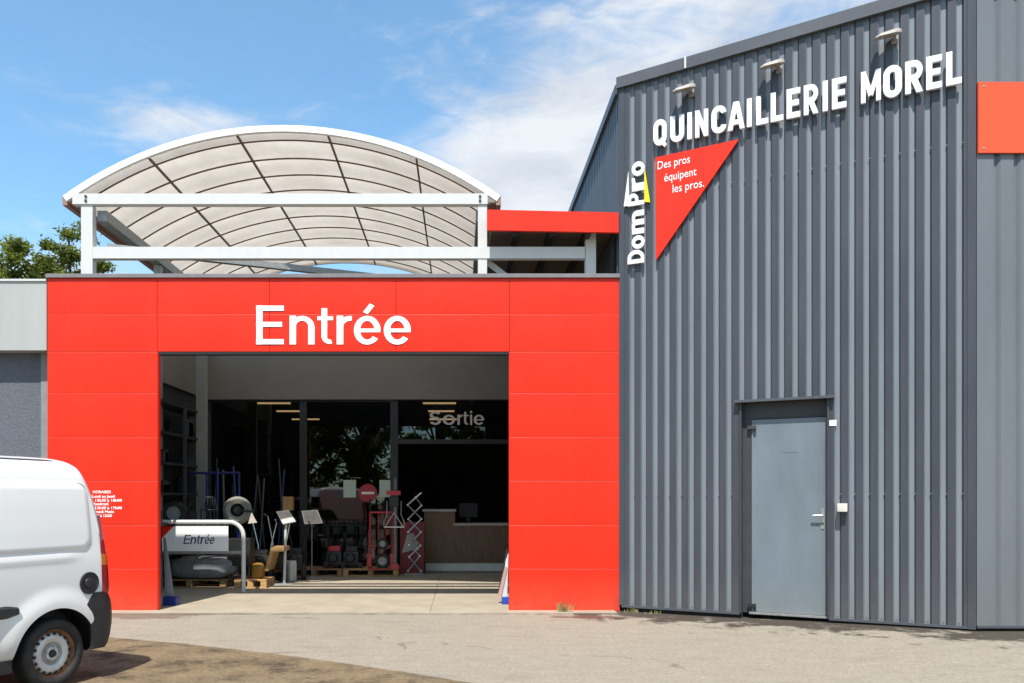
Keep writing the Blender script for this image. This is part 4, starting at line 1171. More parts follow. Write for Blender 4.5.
for i in range(14):
    x_, Yc = rc_.uniform(213, 292), rc_.uniform(14.9, 15.6)
    if i < 8: x_ = rc_.uniform(256, 292)
    b_ = at(x_, 500, Yc); w_ = rc_.uniform(.09, .2); hh = rc_.uniform(.12, .42); z_ = .011 if i % 3 else .011
    m = MB(); m.bevbox(Vector((b_.x, Yc, z_ + hh / 2)), (w_ / 2, w_ / 2, hh / 2), Matrix.Rotation(rc_.uniform(-.6, .6), 3, 'Z'), 0, .006)
    o_ = m.build('carton', [CARD, ENG, DARKREC, TARP, PALEW, PLASTIC][i % 6], None, label='small carton or can among the dark machines in front of the left pane', cat='carton', group='small goods among the machines')
for i in range(9):
    x_ = 214 + i * 9.2 + rc_.uniform(-3, 3); Yc = 16.0 + rc_.uniform(0, .3)
    a_, b_ = at(x_, 500, Yc), at(x_ + rc_.uniform(-9, 9), 500, Yc)
    a_.z = .012; b_.z = rc_.uniform(1.5, 2.5)
    m = MB(); m.tube([a_, b_], rc_.uniform(.012, .028), 8); m.build('leaning_pole', [DARKREC, GREY_FLASH, ENG, BLUEM][i % 4], None, smooth=True, label='dark tool handle or pole leaning on the left pane of glass', cat='pole', group='poles leaning on the left pane')
c = at(287.5, 503.5, 15.0)
m = MB(); m.box(c.x - .09, c.x + .09, 15.0, 15.16, c.z - .13, c.z + .13, bev=.006); m.build('timber_block', CARD, None, label='tan block above the left sign stand', cat='block')

# ---------------------------------------------------------------- sign stands
def stand(xb, yb_, xt, yt, pl_, label, post, base_r, mt):
    g0 = gp(xb, yb_); Y = g0.y
    o = thing('sign_stand', label, 'sign stand', (g0.x, Y, .011), 'card holders on posts')
    tp = at(xt, yt, Y)
    m = MB(); m.tube([(g0.x, Y, .02), (tp.x, Y + .03, tp.z)], post, 10); m.build('post', mt, o, smooth=True)
    m = MB(); m.lathe([(0, .022), (base_r * .9, .02), (base_r, .008), (base_r, 0)], (g0.x, Y, .011), (0, 0, 1), 24); m.build('base', GALVD, o, smooth=True)
    P_ = [at(*q_[:2], Y + q_[2]) for q_ in pl_]
    n_ = (P_[1] - P_[0]).cross(P_[3] - P_[0]).normalized()
    m = MB(); m.prism(P_, n_, .012); pp = m.build('holder', CHROME, o)
    cc = sum(P_, Vector()) / 4
    m = MB(); m.prism([cc + (p - cc) * .88 - n_ * -.002 for p in P_], n_, .0015); m.build('card', SHEET, pp)
stand(284.3, 585, 285.5, 523, ((283, 524.2, -.05), (296, 521.5, -.05), (288.5, 510, .18), (276, 511.5, .18)), 'sign stand on pale post with its card turned sideways, nearer of the pair', .026, .2, GALV)
stand(311.8, 578, 311.6, 522, ((304.5, 524, -.05), (322.8, 523, -.05), (317.5, 510, .16), (301.5, 511, .16)), 'sign stand on thin dark post with wide tilted card, right of the pale post', .012, .13, GALVD)

# ---------------------------------------------------------------- hand truck, farm jack, lattice, carton
YH = 15.85
v_ = lambda x, y, dy=0: at(x, y, YH + dy)
zb = .156
ht = thing('hand_truck', 'red tubular hand truck with black wheels standing on the pallet', 'hand truck', (v_(382, 560).x, YH, zb))
m = MB()
xl, xr_ = v_(369.8, 512).x, v_(392.5, 512).x; zt_ = v_(0, 512.5).z
m.tube([(xl, YH, zb + .02), (xl, YH + .05, zt_)], .022, 10); m.tube([(xr_, YH, zb + .02), (xr_, YH + .05, zt_)], .022, 10)
m.tube([(xl, YH + .05, zt_), (xl + .0, YH + .07, zt_ + .28)], .018, 8, mi=1)
m.tube([(xl, YH + .05, zt_), (xr_, YH + .05, zt_)], .02, 10)
for q_ in (.38, .68): m.tube([(xl + (xr_ - xl) * q_, YH, zb + .1), (xl + (xr_ - xl) * q_, YH + .05, zt_)], .012, 8)
for z in (.35, .6): m.tube([(xl, YH + .02, z), (xr_, YH + .02, z)], .012, 8)
m.build('frame', [REDM, PLASTIC], ht, smooth=True)
m = MB(); m.box(xl - .02, xr_ + .02, YH - .24, YH - .02, zb, zb + .015); m.build('toe_plate', REDM, ht)
for x_ in (xl - .0, xr_ + .0):
    m = MB(); m.bevbox(Vector((x_, YH - .06, zb + .17)), (.045, .05, .13), Matrix.Identity(3), 0, .02); m.build('fender', REDM, ht, smooth=True)
for z in (.31, .65):
    wheel_part('wheel', Vector((v_(382, 560).x + .02, YH - .12, z)), (.15, -1, 0), .155 if z < .5 else .115, .07, ht)
fj = thing('farm_jack', 'upright rack jack with red head and black toothed bar', 'jack', (v_(395, 568).x, YH - .15, zb))
m = MB(); cx_ = v_(395.2, 500, -.15).x; zt_ = v_(0, 478, -.15).z; Yj = YH - .15
m.box(cx_ - .022, cx_ + .022, Yj - .012, Yj + .012, zb, zt_)
z = zb + .1
while z < zt_ - .05: m.box(cx_ - .03, cx_ + .03, Yj - .014, Yj + .014, z, z + .018); z += .045
m.build('rack', mat('worn_steel', (.16, .16, .16), .45, metal=.5, var=.4, scale=20), fj)
z1_ = v_(0, 495, -.15).z
m = MB(); m.bevbox(Vector((cx_ - .03, Yj - .03, z1_ + .04)), (.14, .04, .045), Matrix.Identity(3), 0, .012); m.build('head', REDM, fj)
m = MB(); m.bevbox(Vector((cx_ - .02, Yj - .03, z1_ - .13)), (.09, .04, .1), Matrix.Identity(3), 0, .012); m.build('handle_block', PLASTIC, fj)
m = MB()
zz1 = v_(0, 501, -.15).z; zz2 = v_(0, 515, -.15).z; zz3 = v_(0, 527, -.15).z
for s in (-1, 1): m.tube([(cx_ + .14 * s - .02, Yj - .02, zz1), (cx_ + .14 * s - .02, Yj - .02, zz2), (cx_ + .2 * s - .02, Yj - .02, zz3 + .1), (cx_ + .2 * s - .02, Yj - .02, zz3)], .013, 8); m.tube([(cx_ - .02, Yj - .02, zz2 + .05), (cx_ + .18 * s - .02, Yj - .02, zz3)], .011, 8)
m.tube([(cx_ - .22, Yj - .02, zz3), (cx_ + .18, Yj - .02, zz3)], .014, 8); m.build('yoke', CHROME, fj, smooth=True)
m = MB(); m.box(cx_ - .07, cx_ + .07, Yj - .06, Yj + .06, zb - .0, zb + .1); m.build('foot', REDM, fj)
# lattice
Yl = 16.05
lp = lambda x, y: at(x, y, Yl)
zig1 = [(421, 493), (407.5, 505), (421.5, 519), (408, 532), (420.5, 545.5), (409, 557), (421, 571)]
zig2 = [(407.5, 505), (415.5, 497), (421.5, 505.5), (408, 519), (421, 532), (409, 545), (420, 556), (408, 571)]
lt_ = thing('scissor_lattice', 'silver zigzag scissor lattice standing left of the brown counter', 'lattice', (lp(414, 570).x, Yl, .011))
for zz_, off in ((zig1, 0), (zig2[1:], .03)):
    m = MB()
    P_ = [lp(*p) + Vector((0, off, 0)) for p in zz_]
    for a, b in zip(P_[:-1], P_[1:]): m.bar(a, b, .012, .028, up=(0, 0.3, 1))
    for a in P_: m.lathe([(.018, .0), (.018, .02), (0, .02)], a + Vector((0, -.006, 0)), (0, -1, 0), 10)
    m.build('bars', CHROME, lt_)
m = MB(); m.box(lp(405, 0).x, lp(424, 0).x, Yl - .06, Yl + .08, .011, .04); m.build('foot', GALVD, lt_)
cb = thing('red_carton', 'dark red carton with pale blade picture behind the zigzag lattice', 'carton', (at(412, 0, 16.3).x, 16.3, .011))
m = MB(); m.box(at(400, 0, 16.25).x, at(424, 0, 16.25).x, 16.25, 16.42, .011, at(0, 522, 16.25).z); m.build('box', mat('dark_red_card', (.22, .02, .03), .5), cb)
m = MB(); m.prism([at(*p, 16.247) for p in ((402, 553), (407, 535), (413, 533), (417, 541), (419, 550), (410, 551))][::-1], (0, -1, 0), .002); m.build('print', mat('pale_print', (.42, .42, .38), .6), cb)

# ---------------------------------------------------------------- leaning boards at the jambs
lb = thing('leaning_board', 'white and blue folded board leaning behind the left pillar', 'board', (fx(167), 11.3, .011))
m = MB(); m.prism([(-4.27, 11.55, .1), (-4.10, 11.45, .10), (-4.245, 11.5, .98), (-4.30, 11.55, .98)], (.3, -1, 0), .03); m.build('face', mat('white_board', (.5, .52, .58), .5), lb)
m = MB(); m.bevbox(Vector((-4.165, 11.5, .075)), (.10, .07, .065), Matrix.Identity(3), 0, .02); m.build('foot', mat('navy_plastic', (.015, .03, .18), .4), lb)
rbx = fx(504)
rb = thing('leaning_banner', 'white and blue furled banner with bright blue foot leaning behind the right pillar', 'banner', (rbx + .05, 11.5, .011))
m = MB(); m.prism([at(500.5, 596, 11.7), at(507, 602, 11.7), at(508.5, 553, 11.75), at(506, 560, 11.75)], (0, -1, 0), .05); m.build('cloth', mat('white_cloth', (.6, .6, .62), .7), rb)
m = MB(); m.tube([at(499, 594, 11.75), at(507.5, 549, 11.8)], .018, 8); m.build('pole', PLASTIC, rb)
m = MB(); m.prism([at(497.5, 597, 11.68), at(501, 598, 11.68), at(507.5, 568, 11.72), at(505, 566, 11.72)], (0, -1, 0), .02); m.build('edge', mat('pink_cloth', (.5, .3, .26), .7), rb)
m = MB(); m.bevbox(at(505.5, 601, 11.62), (.055, .05, .06), Matrix.Identity(3), 0, .02); m.build('foot', BLUEB, rb, smooth=True)

# ================================================================== WEEDS
def tuft(x_, y_, n, h, label):
    g0 = gp(x_, y_); g0.y = min(g0.y, 10.93); rnd = random.Random(int(x_))
    m = MB()
    for i in range(n):
        a = rnd.uniform(0, 6.28); r_ = rnd.uniform(0, .07); b = g0 + Vector((math.cos(a) * r_ * 1.6, math.sin(a) * r_ * .4, ground_h(g0.x, g0.y)))
        l = rnd.uniform(.35, 1) * h; lean = Vector((rnd.uniform(-.5, .5), rnd.uniform(-.5, .1), 0)) * l
        s = Vector((math.cos(a), math.sin(a), 0)) * .004
        p = b + lean * .4 + Vector((0, 0, l * .7)); q_ = b + lean + Vector((0, 0, l))
        m.add([b - s, b + s, p + s * .8, p - s * .8, q_], [(0, 1, 2, 3), (3, 2, 4)])
    m.build('weed', STRAW, None, norm=False, label=label, cat='weed')
tuft(564, 612.5, 90, .17, 'dry straw coloured tuft growing at the foot of the right red pillar')
tuft(632, 612.5, 40, .08, 'small dry tuft where the red pillar meets the grey wall')
tuft(652, 614, 26, .06, 'tiny dry tuft at the foot of the grey wall, left of the door')

# ================================================================== TREES
def tree(loc, h, cr, seed, label, nclump=60, leaves=110, leafsize=.16, squash=.8, trunk_frac=.35, group=None):
    rnd = random.Random(seed); loc = Vector(loc)
    o = thing('tree', label, 'tree', tuple(loc), group)
    m = MB()
    top = loc + Vector((rnd.uniform(-.3, .3), rnd.uniform(-.3, .3), h * .72))
    m.tube([loc, loc + Vector((.05, 0, h * .2)), loc.lerp(top, .5) + Vector((.1, .05, 0)), top], [h * .035, h * .028, h * .02, h * .006], 10)
    cz = loc.z + h * (1 - (1 - trunk_frac) / 2); chh = h * (1 - trunk_frac) / 2
    clumps = []
    for i in range(nclump):
        d = Vector((rnd.gauss(0, 1), rnd.gauss(0, 1), rnd.gauss(0, 1))).normalized()
        rad = rnd.uniform(.45, 1.0) ** .6
        c = Vector((loc.x + d.x * cr * rad, loc.y + d.y * cr * rad, cz + d.z * chh * rad))
        clumps.append((c, rnd.uniform(.22, .42) * cr * .55))
    for c, r_ in clumps[::2]:
        s = loc + Vector((0, 0, h * rnd.uniform(.3, .6))); mid = s.lerp(c, .5) + Vector((rnd.uniform(-.2, .2), rnd.uniform(-.2, .2), -.1))
        m.tube([s, mid, c], [h * .012, h * .007, h * .0025], 6)
    m.build('trunk', BARK, o, smooth=True)
    m = MB(); V, Fc = [], []
    for c, r_ in clumps:
        for i in range(leaves):
            d = Vector((rnd.gauss(0, 1), rnd.gauss(0, 1), rnd.gauss(0, .75)))
            p = c + d * r_ * .5
            a = Vector((rnd.gauss(0, 1), rnd.gauss(0, 1), rnd.gauss(0, .6))).normalized() * leafsize * rnd.uniform(.6, 1.2)
            b = a.cross(Vector((rnd.gauss(0, 1), rnd.gauss(0, 1), rnd.gauss(0, 1)))).normalized() * leafsize * .33
            k_ = len(V); V += [p - a * .5, p + b * .6, p + a * .5, p - b * .6]; Fc.append((k_, k_ + 1, k_ + 2, k_ + 3))
    m.v = V; m.f = Fc; m.m = [0] * len(Fc)
    m.build('crown', LEAF, o, norm=False)
    return o
t1 = at(4, 498, 19); tree((t1.x, t1.y, 0), 7.75, 1.15, 11, 'leafy oak crown behind the cream fascia at the far left edge', 64, 240, .135, trunk_frac=.55)
t2 = at(76, 498, 20); tree((t2.x, t2.y, 0), 8.35, 1.15, 29, 'taller open leafy tree behind the left corner of the red gateway', 52, 230, .135, trunk_frac=.55)
for i, (x_, y_, h_t, cr, lab) in enumerate(((-9.5, -12.5, 8.6, 2.9, 'tree mirrored at the left in the dark left pane of the shop glass'), (-5.4, -12, 8.2, 2.7, 'green tree mirrored in the middle pane of the shop glass'), (-1.2, -13.5, 8.8, 2.9, 'tree mirrored in the glass just left of the word Sortie'), (3.0, -13, 8.2, 2.8, 'green tree mirrored in the glass under the word Sortie'))):
    tree((x_, y_, 0), h_t, cr, 41 + i, lab, 95, 110, .34, trunk_frac=.06)
# ================================================================== VAN
Fv = Vector((-.42, -.907, 0)).normalized(); Lv = Vector((-Fv.y, Fv.x, 0))
R0 = Vector((-3.05, 7.0, 0)) - Lv * .822
def VP(s, t, z): return R0 + Fv * s + Lv * t + Vector((0, 0, z))
van = thing('parked_van', 'white panel van with rusty steel wheel and black bumper, parked at the left edge', 'van', tuple(VP(1.9, 0, 0)))
def interp(tab, z):
    if z <= tab[0][0]: return tab[0][1]
    for (a, va_), (b, vb) in zip(tab[:-1], tab[1:]):
        if z <= b:
            t = (z - a) / (b - a); return va_ + (vb - va_) * t
    return tab[-1][1]
WT = [(.24, .70), (.30, .785), (.40, .812), (.6, .822), (.85, .824), (1.02, .818), (1.12, .805), (1.3, .788), (1.5, .762), (1.66, .735), (1.76, .71), (1.82, .675), (1.86, .61), (1.885, .50), (1.902, .30), (1.91, 0)]
RT = [(.24, .06), (.4, .02), (.75, .012), (1.04, .03), (1.29, .058), (1.42, .085), (1.55, .115), (1.67, .155), (1.75, .185), (1.81, .215), (1.86, .27), (1.89, .35), (1.91, .50)]
FT = [(.24, 3.85), (.5, 3.95), (.8, 3.9), (.92, 3.75), (1.03, 3.25), (1.1, 3.12), (1.80, 2.55), (1.88, 2.35), (1.91, 2.1)]
sec = []
for (a, wa), (b, wb) in zip(WT[:-1], WT[1:]):
    n = max(1, int(math.hypot(b - a, wb - wa) / .022))
    for i in range(n): sec.append((a + (b - a) * i / n, wa + (wb - wa) * i / n))
sec.append((1.91, 0.0))
def smooth1(L, it=4):
    for _ in range(it):
        L = [L[0]] + [tuple((L[i - 1][k_] + 2 * L[i][k_] + L[i + 1][k_]) / 4 for k_ in (0, 1)) for i in range(1, len(L) - 1)] + [L[-1]]
    return L
sec = smooth1(sec, 6)
st = [(0, 0), (0, .45), (0, .8), (.003, .90), (.012, .955), (.03, .985), (.058, .997)]
fine_s = [.09 + .0225 * i for i in range(64)]
WS, WZ = .55, .282
def sst(a, b, x):
    t = max(0, min(1, (x - a) / (b - a))); return t * t * (3 - 2 * t)
def sideoff(s, z):
    # pressed side panel and wheel-arch flare
    def rr(s0, s1, z0, z1, r, q):
        dx = max(s0 + r - s, s - (s1 - r)); dz = max(z0 + r - z, z - (z1 - r))
        d = math.hypot(max(dx, 0), max(dz, 0)) + min(max(dx, dz), 0) - r
        return 1 - sst(-q, q * .2, d)
    o = -.013 * rr(.215, 1.75, 1.13, 1.665, .07, .013)
    for ws in (WS, 3.2):
        d = math.hypot(s - ws, z - WZ)
        o += .022 * (1 - sst(.40, .56, d)) * (1 if z > .1 else 0)
    o += -.010 * math.exp(-((z - 1.06) / .03) ** 2) * sst(.25, .5, s)
    return o
cols = []   # each station: list of points from left bottom over roof to right bottom
stations = []
for (ds, ts) in st: stations.append(('r', ds, ts))
for s in fine_s[1:]: stations.append(('s', s, 1))
for i in range(24): stations.append(('f', i / 23, 1))
for ts in (.985, .9, .5, 0): stations.append(('e', 0, ts))
full = sec + [(z, -w) for z, w in sec[-2::-1]]
vs = []
for kind_, q_, ts in stations:
    for (z, w) in full:
        sr, sf2 = interp(RT, z), interp(FT, z)
        if kind_ == 'r': s = sr + q_
        elif kind_ == 's': s = max(sr + .058 + (q_ - .09) * .001, 0) if q_ < sr + .06 else q_
        elif kind_ == 'f': s0_ = max(1.5, sr + .1); s = s0_ + (sf2 - .04 - s0_) * (q_ * .999 + .001)
        else: s = sf2 - .04 + {.985: .02, .9: .036, .5: .04, 0: .04}[ts]
        wt = w * ts
        if kind_ in 'sf' and abs(w) > .5:
            wt += math.copysign(sideoff(s, z), w)
        vs.append(VP(s, wt, z))
m = MB(); nn = len(full)
for j in range(len(stations) - 1):
    pass
fcs, fms = [], []
for j in range(len(stations) - 1):
    for i in range(nn - 1):
        z = (full[i][0] + full[i + 1][0]) / 2; w = full[i][1]
        mi = 0
        kd, qv = stations[j][0], stations[j][1]
        if kd in 'e' and 1.08 < z < 1.74: mi = 2
        if kd == 'f' and 1.1 < z < 1.64 and abs(w) > .6 and .12 < qv < .8: mi = 2
        fcs.append((j * nn + i, j * nn + i + 1, (j + 1) * nn + i + 1, (j + 1) * nn + i)); fms.append(mi)
    fcs.append((j * nn + nn - 1, j * nn, (j + 1) * nn, (j + 1) * nn + nn - 1)); fms.append(1)
m.v = [Vector(p) for p in vs]; m.f = [list(f) for f in fcs]; m.m = fms
body = m.build('body', [VANWHITE, BLACKISH, CARGLASS], van)
bm = bmesh.new(); bm.from_mesh(body.data); bmesh.ops.remove_doubles(bm, verts=bm.verts[:], dist=.0004)
bmesh.ops.recalc_face_normals(bm, faces=bm.faces[:]); bm.to_mesh(body.data); bm.free()
# wheel housings
cut = MB()
for ws in (WS, 3.2):
    for sgn_ in (1, -1):
        cut.lathe([(0, -.18), (.372, -.18), (.372, .18), (0, .18)], VP(ws, .78 * sgn_, WZ), Lv, 56)
cu = cut.build('cutter', [BLACKISH], van)
bmd = body.modifiers.new('b', 'BOOLEAN'); bmd.operation = 'DIFFERENCE'; bmd.object = cu; bmd.solver = 'EXACT'
try: bmd.material_mode = 'TRANSFER'
except Exception: pass
bpy.context.view_layer.update()
dg = bpy.context.evaluated_depsgraph_get()
nm = bpy.data.meshes.new_from_object(body.evaluated_get(dg))
body.modifiers.clear()
if len(nm.polygons) > 500:
    body.data = nm
    nm.polygons.foreach_set('use_smooth', [True] * len(nm.polygons)); nm.set_sharp_from_angle(angle=R(35))
bpy.data.objects.remove(cu)
# wheels
RIMD = mat('dull_hub_steel', (.30, .30, .29), .45, metal=.3, var=.3, scale=18)
def van_wheel(ws, side):
    c = VP(ws, .0, WZ) + Lv * (.715 * side); ax = Lv * side
    r_ = .282
    m = MB(); m.lathe([(.19, -.085), (.25, -.09), (.275, -.075), (r_, -.05), (r_, .05), (.277, .073), (.262, .086), (.235, .092), (.212, .088), (.196, .074), (.19, .05), (.19, -.085)], c, ax, 56)
    w = m.build('wheel', RUBBER, van, smooth=True)
    m = MB(); m.lathe([(.200, .080), (.203, .074), (.192, .066), (.182, .03), (.168, .018)], c, ax, 48, mis=[0, 0, 0, 0]); m.build('rim_flange', RUST, w, smooth=True, label='rusty rim flange')
    m = MB(); m.lathe([(.168, .018), (.160, .044), (.140, .058), (.118, .058), (.095, .046), (.078, .040), (.062, .044), (.055, .050), (.034, .050)], c, ax, 48, mis=[0, 0, 0, 0, 1, 1, 1, 0])
    dsc = m.build('rim', [STEELW, RIMD], w, smooth=True)
    a0 = ax.orthogonal().normalized(); b0_ = ax.cross(a0)
    m = MB()
    for i in range(18):
        t = 2 * math.pi * i / 18; d = math.cos(t) * a0 + math.sin(t) * b0_; tn = ax.cross(d)
        m.obox(c + d * .158 + ax * .046, d * .012, tn * .011, ax * .006)
    m.build('slots', BLACKISH, dsc)
    m = MB(); m.lathe([(0, .066), (.028, .064), (.034, .05), (.034, .04)], c, ax, 20); m.build('centre_cap', PLASTIC, dsc, smooth=True)
    for i in range(4):
        t = 2 * math.pi * i / 4 + .5; d = math.cos(t) * a0 + math.sin(t) * b0_
        m = MB(); m.lathe([(0, .064), (.009, .062), (.011, .045)], c + d * .052, ax, 8); m.build('bolt', CHROME, dsc)
for ws in (WS, 3.2):
    for sd in (1, -1): van_wheel(ws, sd)
# rear bumper
m = MB(); prof = [(.265, .235, .05), (.30, .215, .0), (.36, .22, -.03), (.46, .235, -.048), (.54, .25, -.05), (.61, .30, -.045), (.66, .27, -.035), (.70, .235, -.022), (.735, .205, -.004), (.745, .205, .03)]
vs = []; npl = 0
for (z, s0_, sb) in prof:
    w = .838 if z < .68 else .832
    row = [(s0_, w - .03), (s0_, w), (s0_ * .5, w + .004), (.10, w), (.055 + sb * .5, w - .012), (.03 + sb, w - .045), (sb + .008, w - .11), (sb - .004, w * .55), (sb - .008, 0)]
    row = row + [(a, -b) for a, b in row[-2::-1]]
    npl = len(row); vs += [VP(a, b, z) for a, b in row]
m.add(vs, [(j * npl + i, j * npl + i + 1, (j + 1) * npl + i + 1, (j + 1) * npl + i) for j in range(len(prof) - 1) for i in range(npl - 1)])
m.build('bumper', PLASTIC, van, smooth=True)
# tail lamps
for sd in (1, -1):
    m = MB(); zs = [.735 + (1.40 - .735) * i / 14 for i in range(15)]; vs = []; n_ = 5
    for z in zs:
        t_ = (z - .735) / (1.40 - .735)
        w = interp(WT, z); sr = interp(RT, z); back = .098 - .065 * t_ ** 2
        for (a, b) in ((sr + back, w + .003), (sr + back * .5, w + .006), (sr + .02, w * .985 + .008), (sr - .004, w * .945 + .004), (sr - .006, w * .86)): vs.append(VP(a, b * sd, z))
    for j in range(14):
        m.add([], [])
    o_ = len(m.v); m.v += vs
    for j in range(14):
        for i in range(4):
            m.f.append([o_ + j * 5 + i, o_ + j * 5 + i + 1, o_ + (j + 1) * 5 + i + 1, o_ + (j + 1) * 5 + i]); m.m.append(1 if j in (5, 6) else 0)
    m.build('tail_light', [REDLENS, ORLENS], van, smooth=True)
# fuel cap
c = VP(.245, interp(WT, .83) + .002, .83)
m = MB(); m.lathe([(.094, .0), (.094, .010), (.084, .012), (.076, .005), (.05, .004), (.045, .016), (.02, .020), (0, .020)], c, Lv, 32, mis=[0, 0, 0, 0, 0, 0, 0]); m.build('fuel_cap', PLASTIC, van, smooth=True)
# side rub strip, sill, panel seam, roof strip
for sd in (1, -1):
    m = MB()
    vs = []
    for s in [.90 + .03 * i for i in range(58)]:
        k_ = .6 + .4 * sst(.88, 1.0, s); w = .824
        for (dz, o_) in ((-.048 * k_, .0), (-.03 * k_, .018), (.03 * k_, .018), (.048 * k_, .0)): vs.append(VP(s, (w + o_ + sideoff(s, .68)) * sd, .675 + dz))
    m.add(vs, [(j * 4 + i, j * 4 + i + 1, (j + 1) * 4 + i + 1, (j + 1) * 4 + i) for j in range(57) for i in range(3)] + [(0, 1, 2, 3)])
    m.build('rub_strip', PLASTIC, van, smooth=True)
    m = MB(); P_ = []
    s0_, s1_, z0_, z1_, r_ = .205, 1.75, 1.120, 1.672, .075
    for cx_, cz_, a0 in ((s1_ - r_, z1_ - r_, 0), (s0_ + r_, z1_ - r_, 90), (s0_ + r_, z0_ + r_, 180), (s1_ - r_, z0_ + r_, 270)):
        for i in range(7):
            a = R(a0 + 15 * i); s, z = cx_ + r_ * math.cos(a), cz_ + r_ * math.sin(a); P_.append((s, z))
    P2 = []
    for a, b in zip(P_, P_[1:] + P_[:1]):
        n_ = max(1, int(math.hypot(b[0] - a[0], b[1] - a[1]) / .05))
        P2 += [(a[0] + (b[0] - a[0]) * i / n_, a[1] + (b[1] - a[1]) * i / n_) for i in range(n_)]
    m.tube([VP(s, (interp(WT, z) + sideoff(s, z) - .004) * sd, z) for s, z in P2], .0055, 6, closed=True)
    m.build('panel_seam', mat('grey_seam', (.20, .20, .21), .6), van, smooth=True)
    m = MB(); m.tube([VP(s, .60 * sd, interp([(0.3, 1.85), (.5, 1.863), (2.2, 1.866)], s)) for s in [.42 + .1 * i for i in range(18)]], .007, 6); m.build('roof_strip', GREY_FLASH, van, smooth=True)
    m = MB(); m.prism([VP(.93, .80 * sd, .20), VP(2.8, .80 * sd, .20), VP(2.8, .80 * sd, .30), VP(.93, .80 * sd, .30)], Lv * sd, .06); m.build('sill', PLASTIC, van)
    m = MB(); m.bevbox(VP(2.55, .9 * sd, 1.16), (.05, .09, .08), Matrix((Fv, Lv, Vector((0, 0, 1)))).transposed(), 0, .03); m.build('mirror', PLASTIC, van, smooth=True)
    m = MB(); m.bevbox(VP(3.86, .60 * sd, .80), (.06, .15, .09), Matrix((Fv, Lv, Vector((0, 0, 1)))).transposed(), 0, .03); m.build('headlight', CHROME, van, smooth=True)

# ================================================================== WORLD AND SUN
SUN_EL, SUN_AZ = 61.0, -12.0        # azimuth: degrees right of straight behind the camera
to_sun = Vector((math.sin(R(SUN_AZ)) * math.cos(R(SUN_EL)), -math.cos(R(SUN_AZ)) * math.cos(R(SUN_EL)), math.sin(R(SUN_EL))))
sd_ = bpy.data.lights.new('sun', 'SUN'); sd_.energy = 4.8; sd_.angle = R(.53); sd_.color = (1, .955, .89)
so = bpy.data.objects.new('sun', sd_); so.rotation_euler = to_sun.to_track_quat('Z', 'Y').to_euler(); so.location = (0, -5, 20); COL.objects.link(so)
w = bpy.data.worlds.new('World'); SC.world = w; w.use_nodes = True
nt = w.node_tree; N = nt.nodes.new; L = nt.links.new
bg = nt.nodes['Background']; bg.inputs['Strength'].default_value = .15
sky = N('ShaderNodeTexSky'); sky.sky_type = 'NISHITA'; sky.sun_disc = False
sky.sun_elevation = R(SUN_EL); sky.sun_rotation = math.atan2(to_sun.x, to_sun.y)
sky.air_density = 1.0; sky.dust_density = .3; sky.ozone_density = 1.0
tc = N('ShaderNodeTexCoord')
sp = N('ShaderNodeSeparateXYZ'); L(tc.outputs['Generated'], sp.inputs[0])
def M_(op, a, b=None, clamp=False, c=None):
    x = N('ShaderNodeMath'); x.operation = op; x.use_clamp = clamp
    for i, q_ in enumerate((a, b, c)):
        if q_ is None: continue
        if isinstance(q_, (int, float)): x.inputs[i].default_value = q_
        else: L(q_, x.inputs[i])
    return x.outputs[0]
az = M_('ARCTAN2', sp.outputs['X'], sp.outputs['Y']); el = M_('ARCSINE', sp.outputs['Z'])
def blob_(a0, e0, ra, re):
    da = M_('DIVIDE', M_('SUBTRACT', az, R(a0)), R(ra)); de = M_('DIVIDE', M_('SUBTRACT', el, R(e0)), R(re))
    d = M_('ADD', M_('MULTIPLY', da, da), M_('MULTIPLY', de, de))
    return M_('EXPONENT', M_('MULTIPLY', d, -1))
cmb = N('ShaderNodeCombineXYZ'); L(M_('MULTIPLY', az, 3.2), cmb.inputs[0]); L(M_('MULTIPLY', el, 8.0), cmb.inputs[1])
def wnoise(scale, det, off, dist=.0):
    mp = N('ShaderNodeMapping'); mp.inputs['Location'].default_value = (off, off * .7, 0); L(cmb.outputs[0], mp.inputs['Vector'])
    n = N('ShaderNodeTexNoise'); n.inputs['Scale'].default_value = scale; n.inputs['Detail'].default_value = det; n.inputs['Roughness'].default_value = .58; n.inputs['Distortion'].default_value = dist
    L(mp.outputs[0], n.inputs['Vector']); return n.outputs['Fac']
n1_, n2_ = wnoise(1.5, 9, 3.1, .9), wnoise(4.2, 9, 8.3, .8)
bias = M_('ADD', M_('MULTIPLY', blob_(16, 27, 17, 9), .85), M_('MULTIPLY', blob_(6, 20, 9, 6), 1.15))
bias = M_('ADD', bias, M_('MULTIPLY', blob_(-19, 24.0, 9, 2.3), .62))
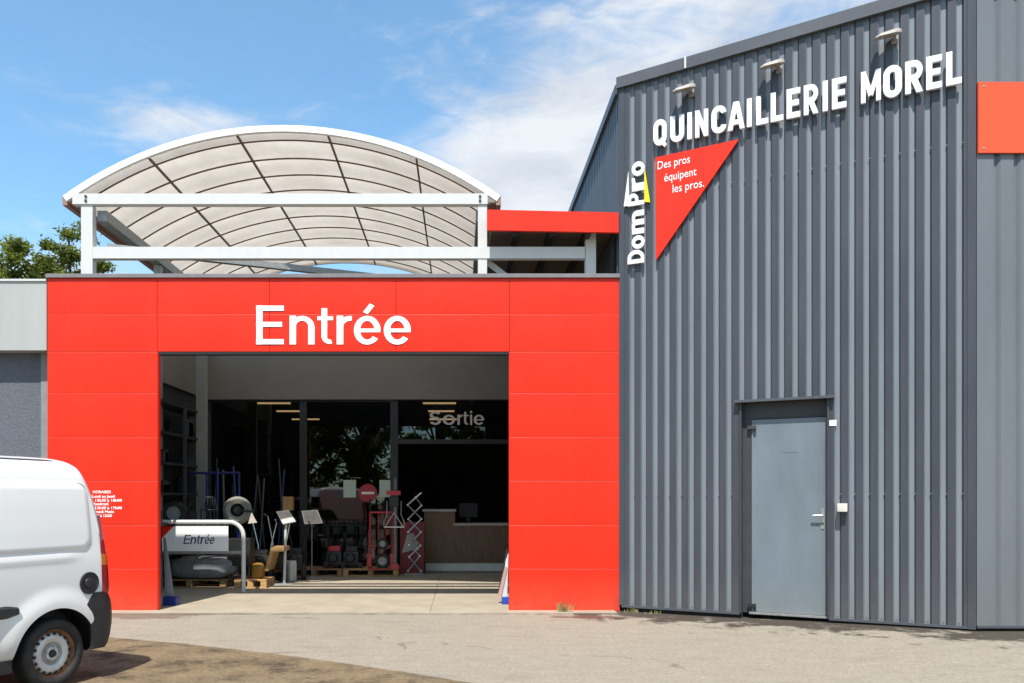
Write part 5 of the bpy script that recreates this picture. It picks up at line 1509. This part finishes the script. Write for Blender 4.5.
bias = M_('ADD', bias, M_('MULTIPLY', blob_(-2, 36, 6, 4), .0))
bias = M_('ADD', bias, M_('MULTIPLY', blob_(-28, 12.5, 9, 4), .55))
bias = M_('ADD', bias, M_('MULTIPLY', blob_(-10, 10, 60, 7), .40))
behind = M_('MULTIPLY', M_('LESS_THAN', sp.outputs['Y'], .25), .5)
v1 = M_('ADD', M_('ADD', M_('MULTIPLY', n1_, .85), M_('MULTIPLY', n2_, .62)), M_('MULTIPLY', bias, .62))
v1 = M_('ADD', v1, M_('MULTIPLY', behind, .7))
mask = N('ShaderNodeMapRange'); mask.interpolation_type = 'SMOOTHSTEP'; mask.inputs['From Min'].default_value = .84; mask.inputs['From Max'].default_value = 1.42; L(v1, mask.inputs['Value'])
# grey bellies
gn = wnoise(2.1, 7, 15.2, .4)
gm = N('ShaderNodeMapRange'); gm.inputs['From Min'].default_value = .42; gm.inputs['From Max'].default_value = .68; L(gn, gm.inputs['Value'])
cc = N('ShaderNodeMix'); cc.data_type = 'RGBA'; cc.inputs[6].default_value = (4.5, 4.6, 4.75, 1); cc.inputs[7].default_value = (3.3, 3.5, 3.85, 1); L(gm.outputs[0], cc.inputs[0])
mx = N('ShaderNodeMix'); mx.data_type = 'RGBA'; L(M_('ADD', M_('MULTIPLY', mask.outputs[0], .87), .05), mx.inputs[0]); tn = N('ShaderNodeMix'); tn.data_type = 'RGBA'; tn.blend_type = 'MULTIPLY'; tn.inputs[0].default_value = 1; tn.inputs[7].default_value = (.84, 1.18, 1.22, 1); L(sky.outputs[0], tn.inputs[6]); L(tn.outputs[2], mx.inputs[6]); L(cc.outputs[2], mx.inputs[7])
L(mx.outputs[2], bg.inputs['Color'])

SC.view_settings.view_transform = 'Standard'; SC.view_settings.look = 'None'; SC.view_settings.gamma = 1
SC.view_settings.exposure = .45
SC.render.engine = 'CYCLES'
SC.cycles.max_bounces = 8; SC.cycles.transparent_max_bounces = 12
SC.cycles.sample_clamp_indirect = 6
SC.cycles.use_denoising = True
for o in bpy.data.objects:
    if '_w' in o: del o['_w']
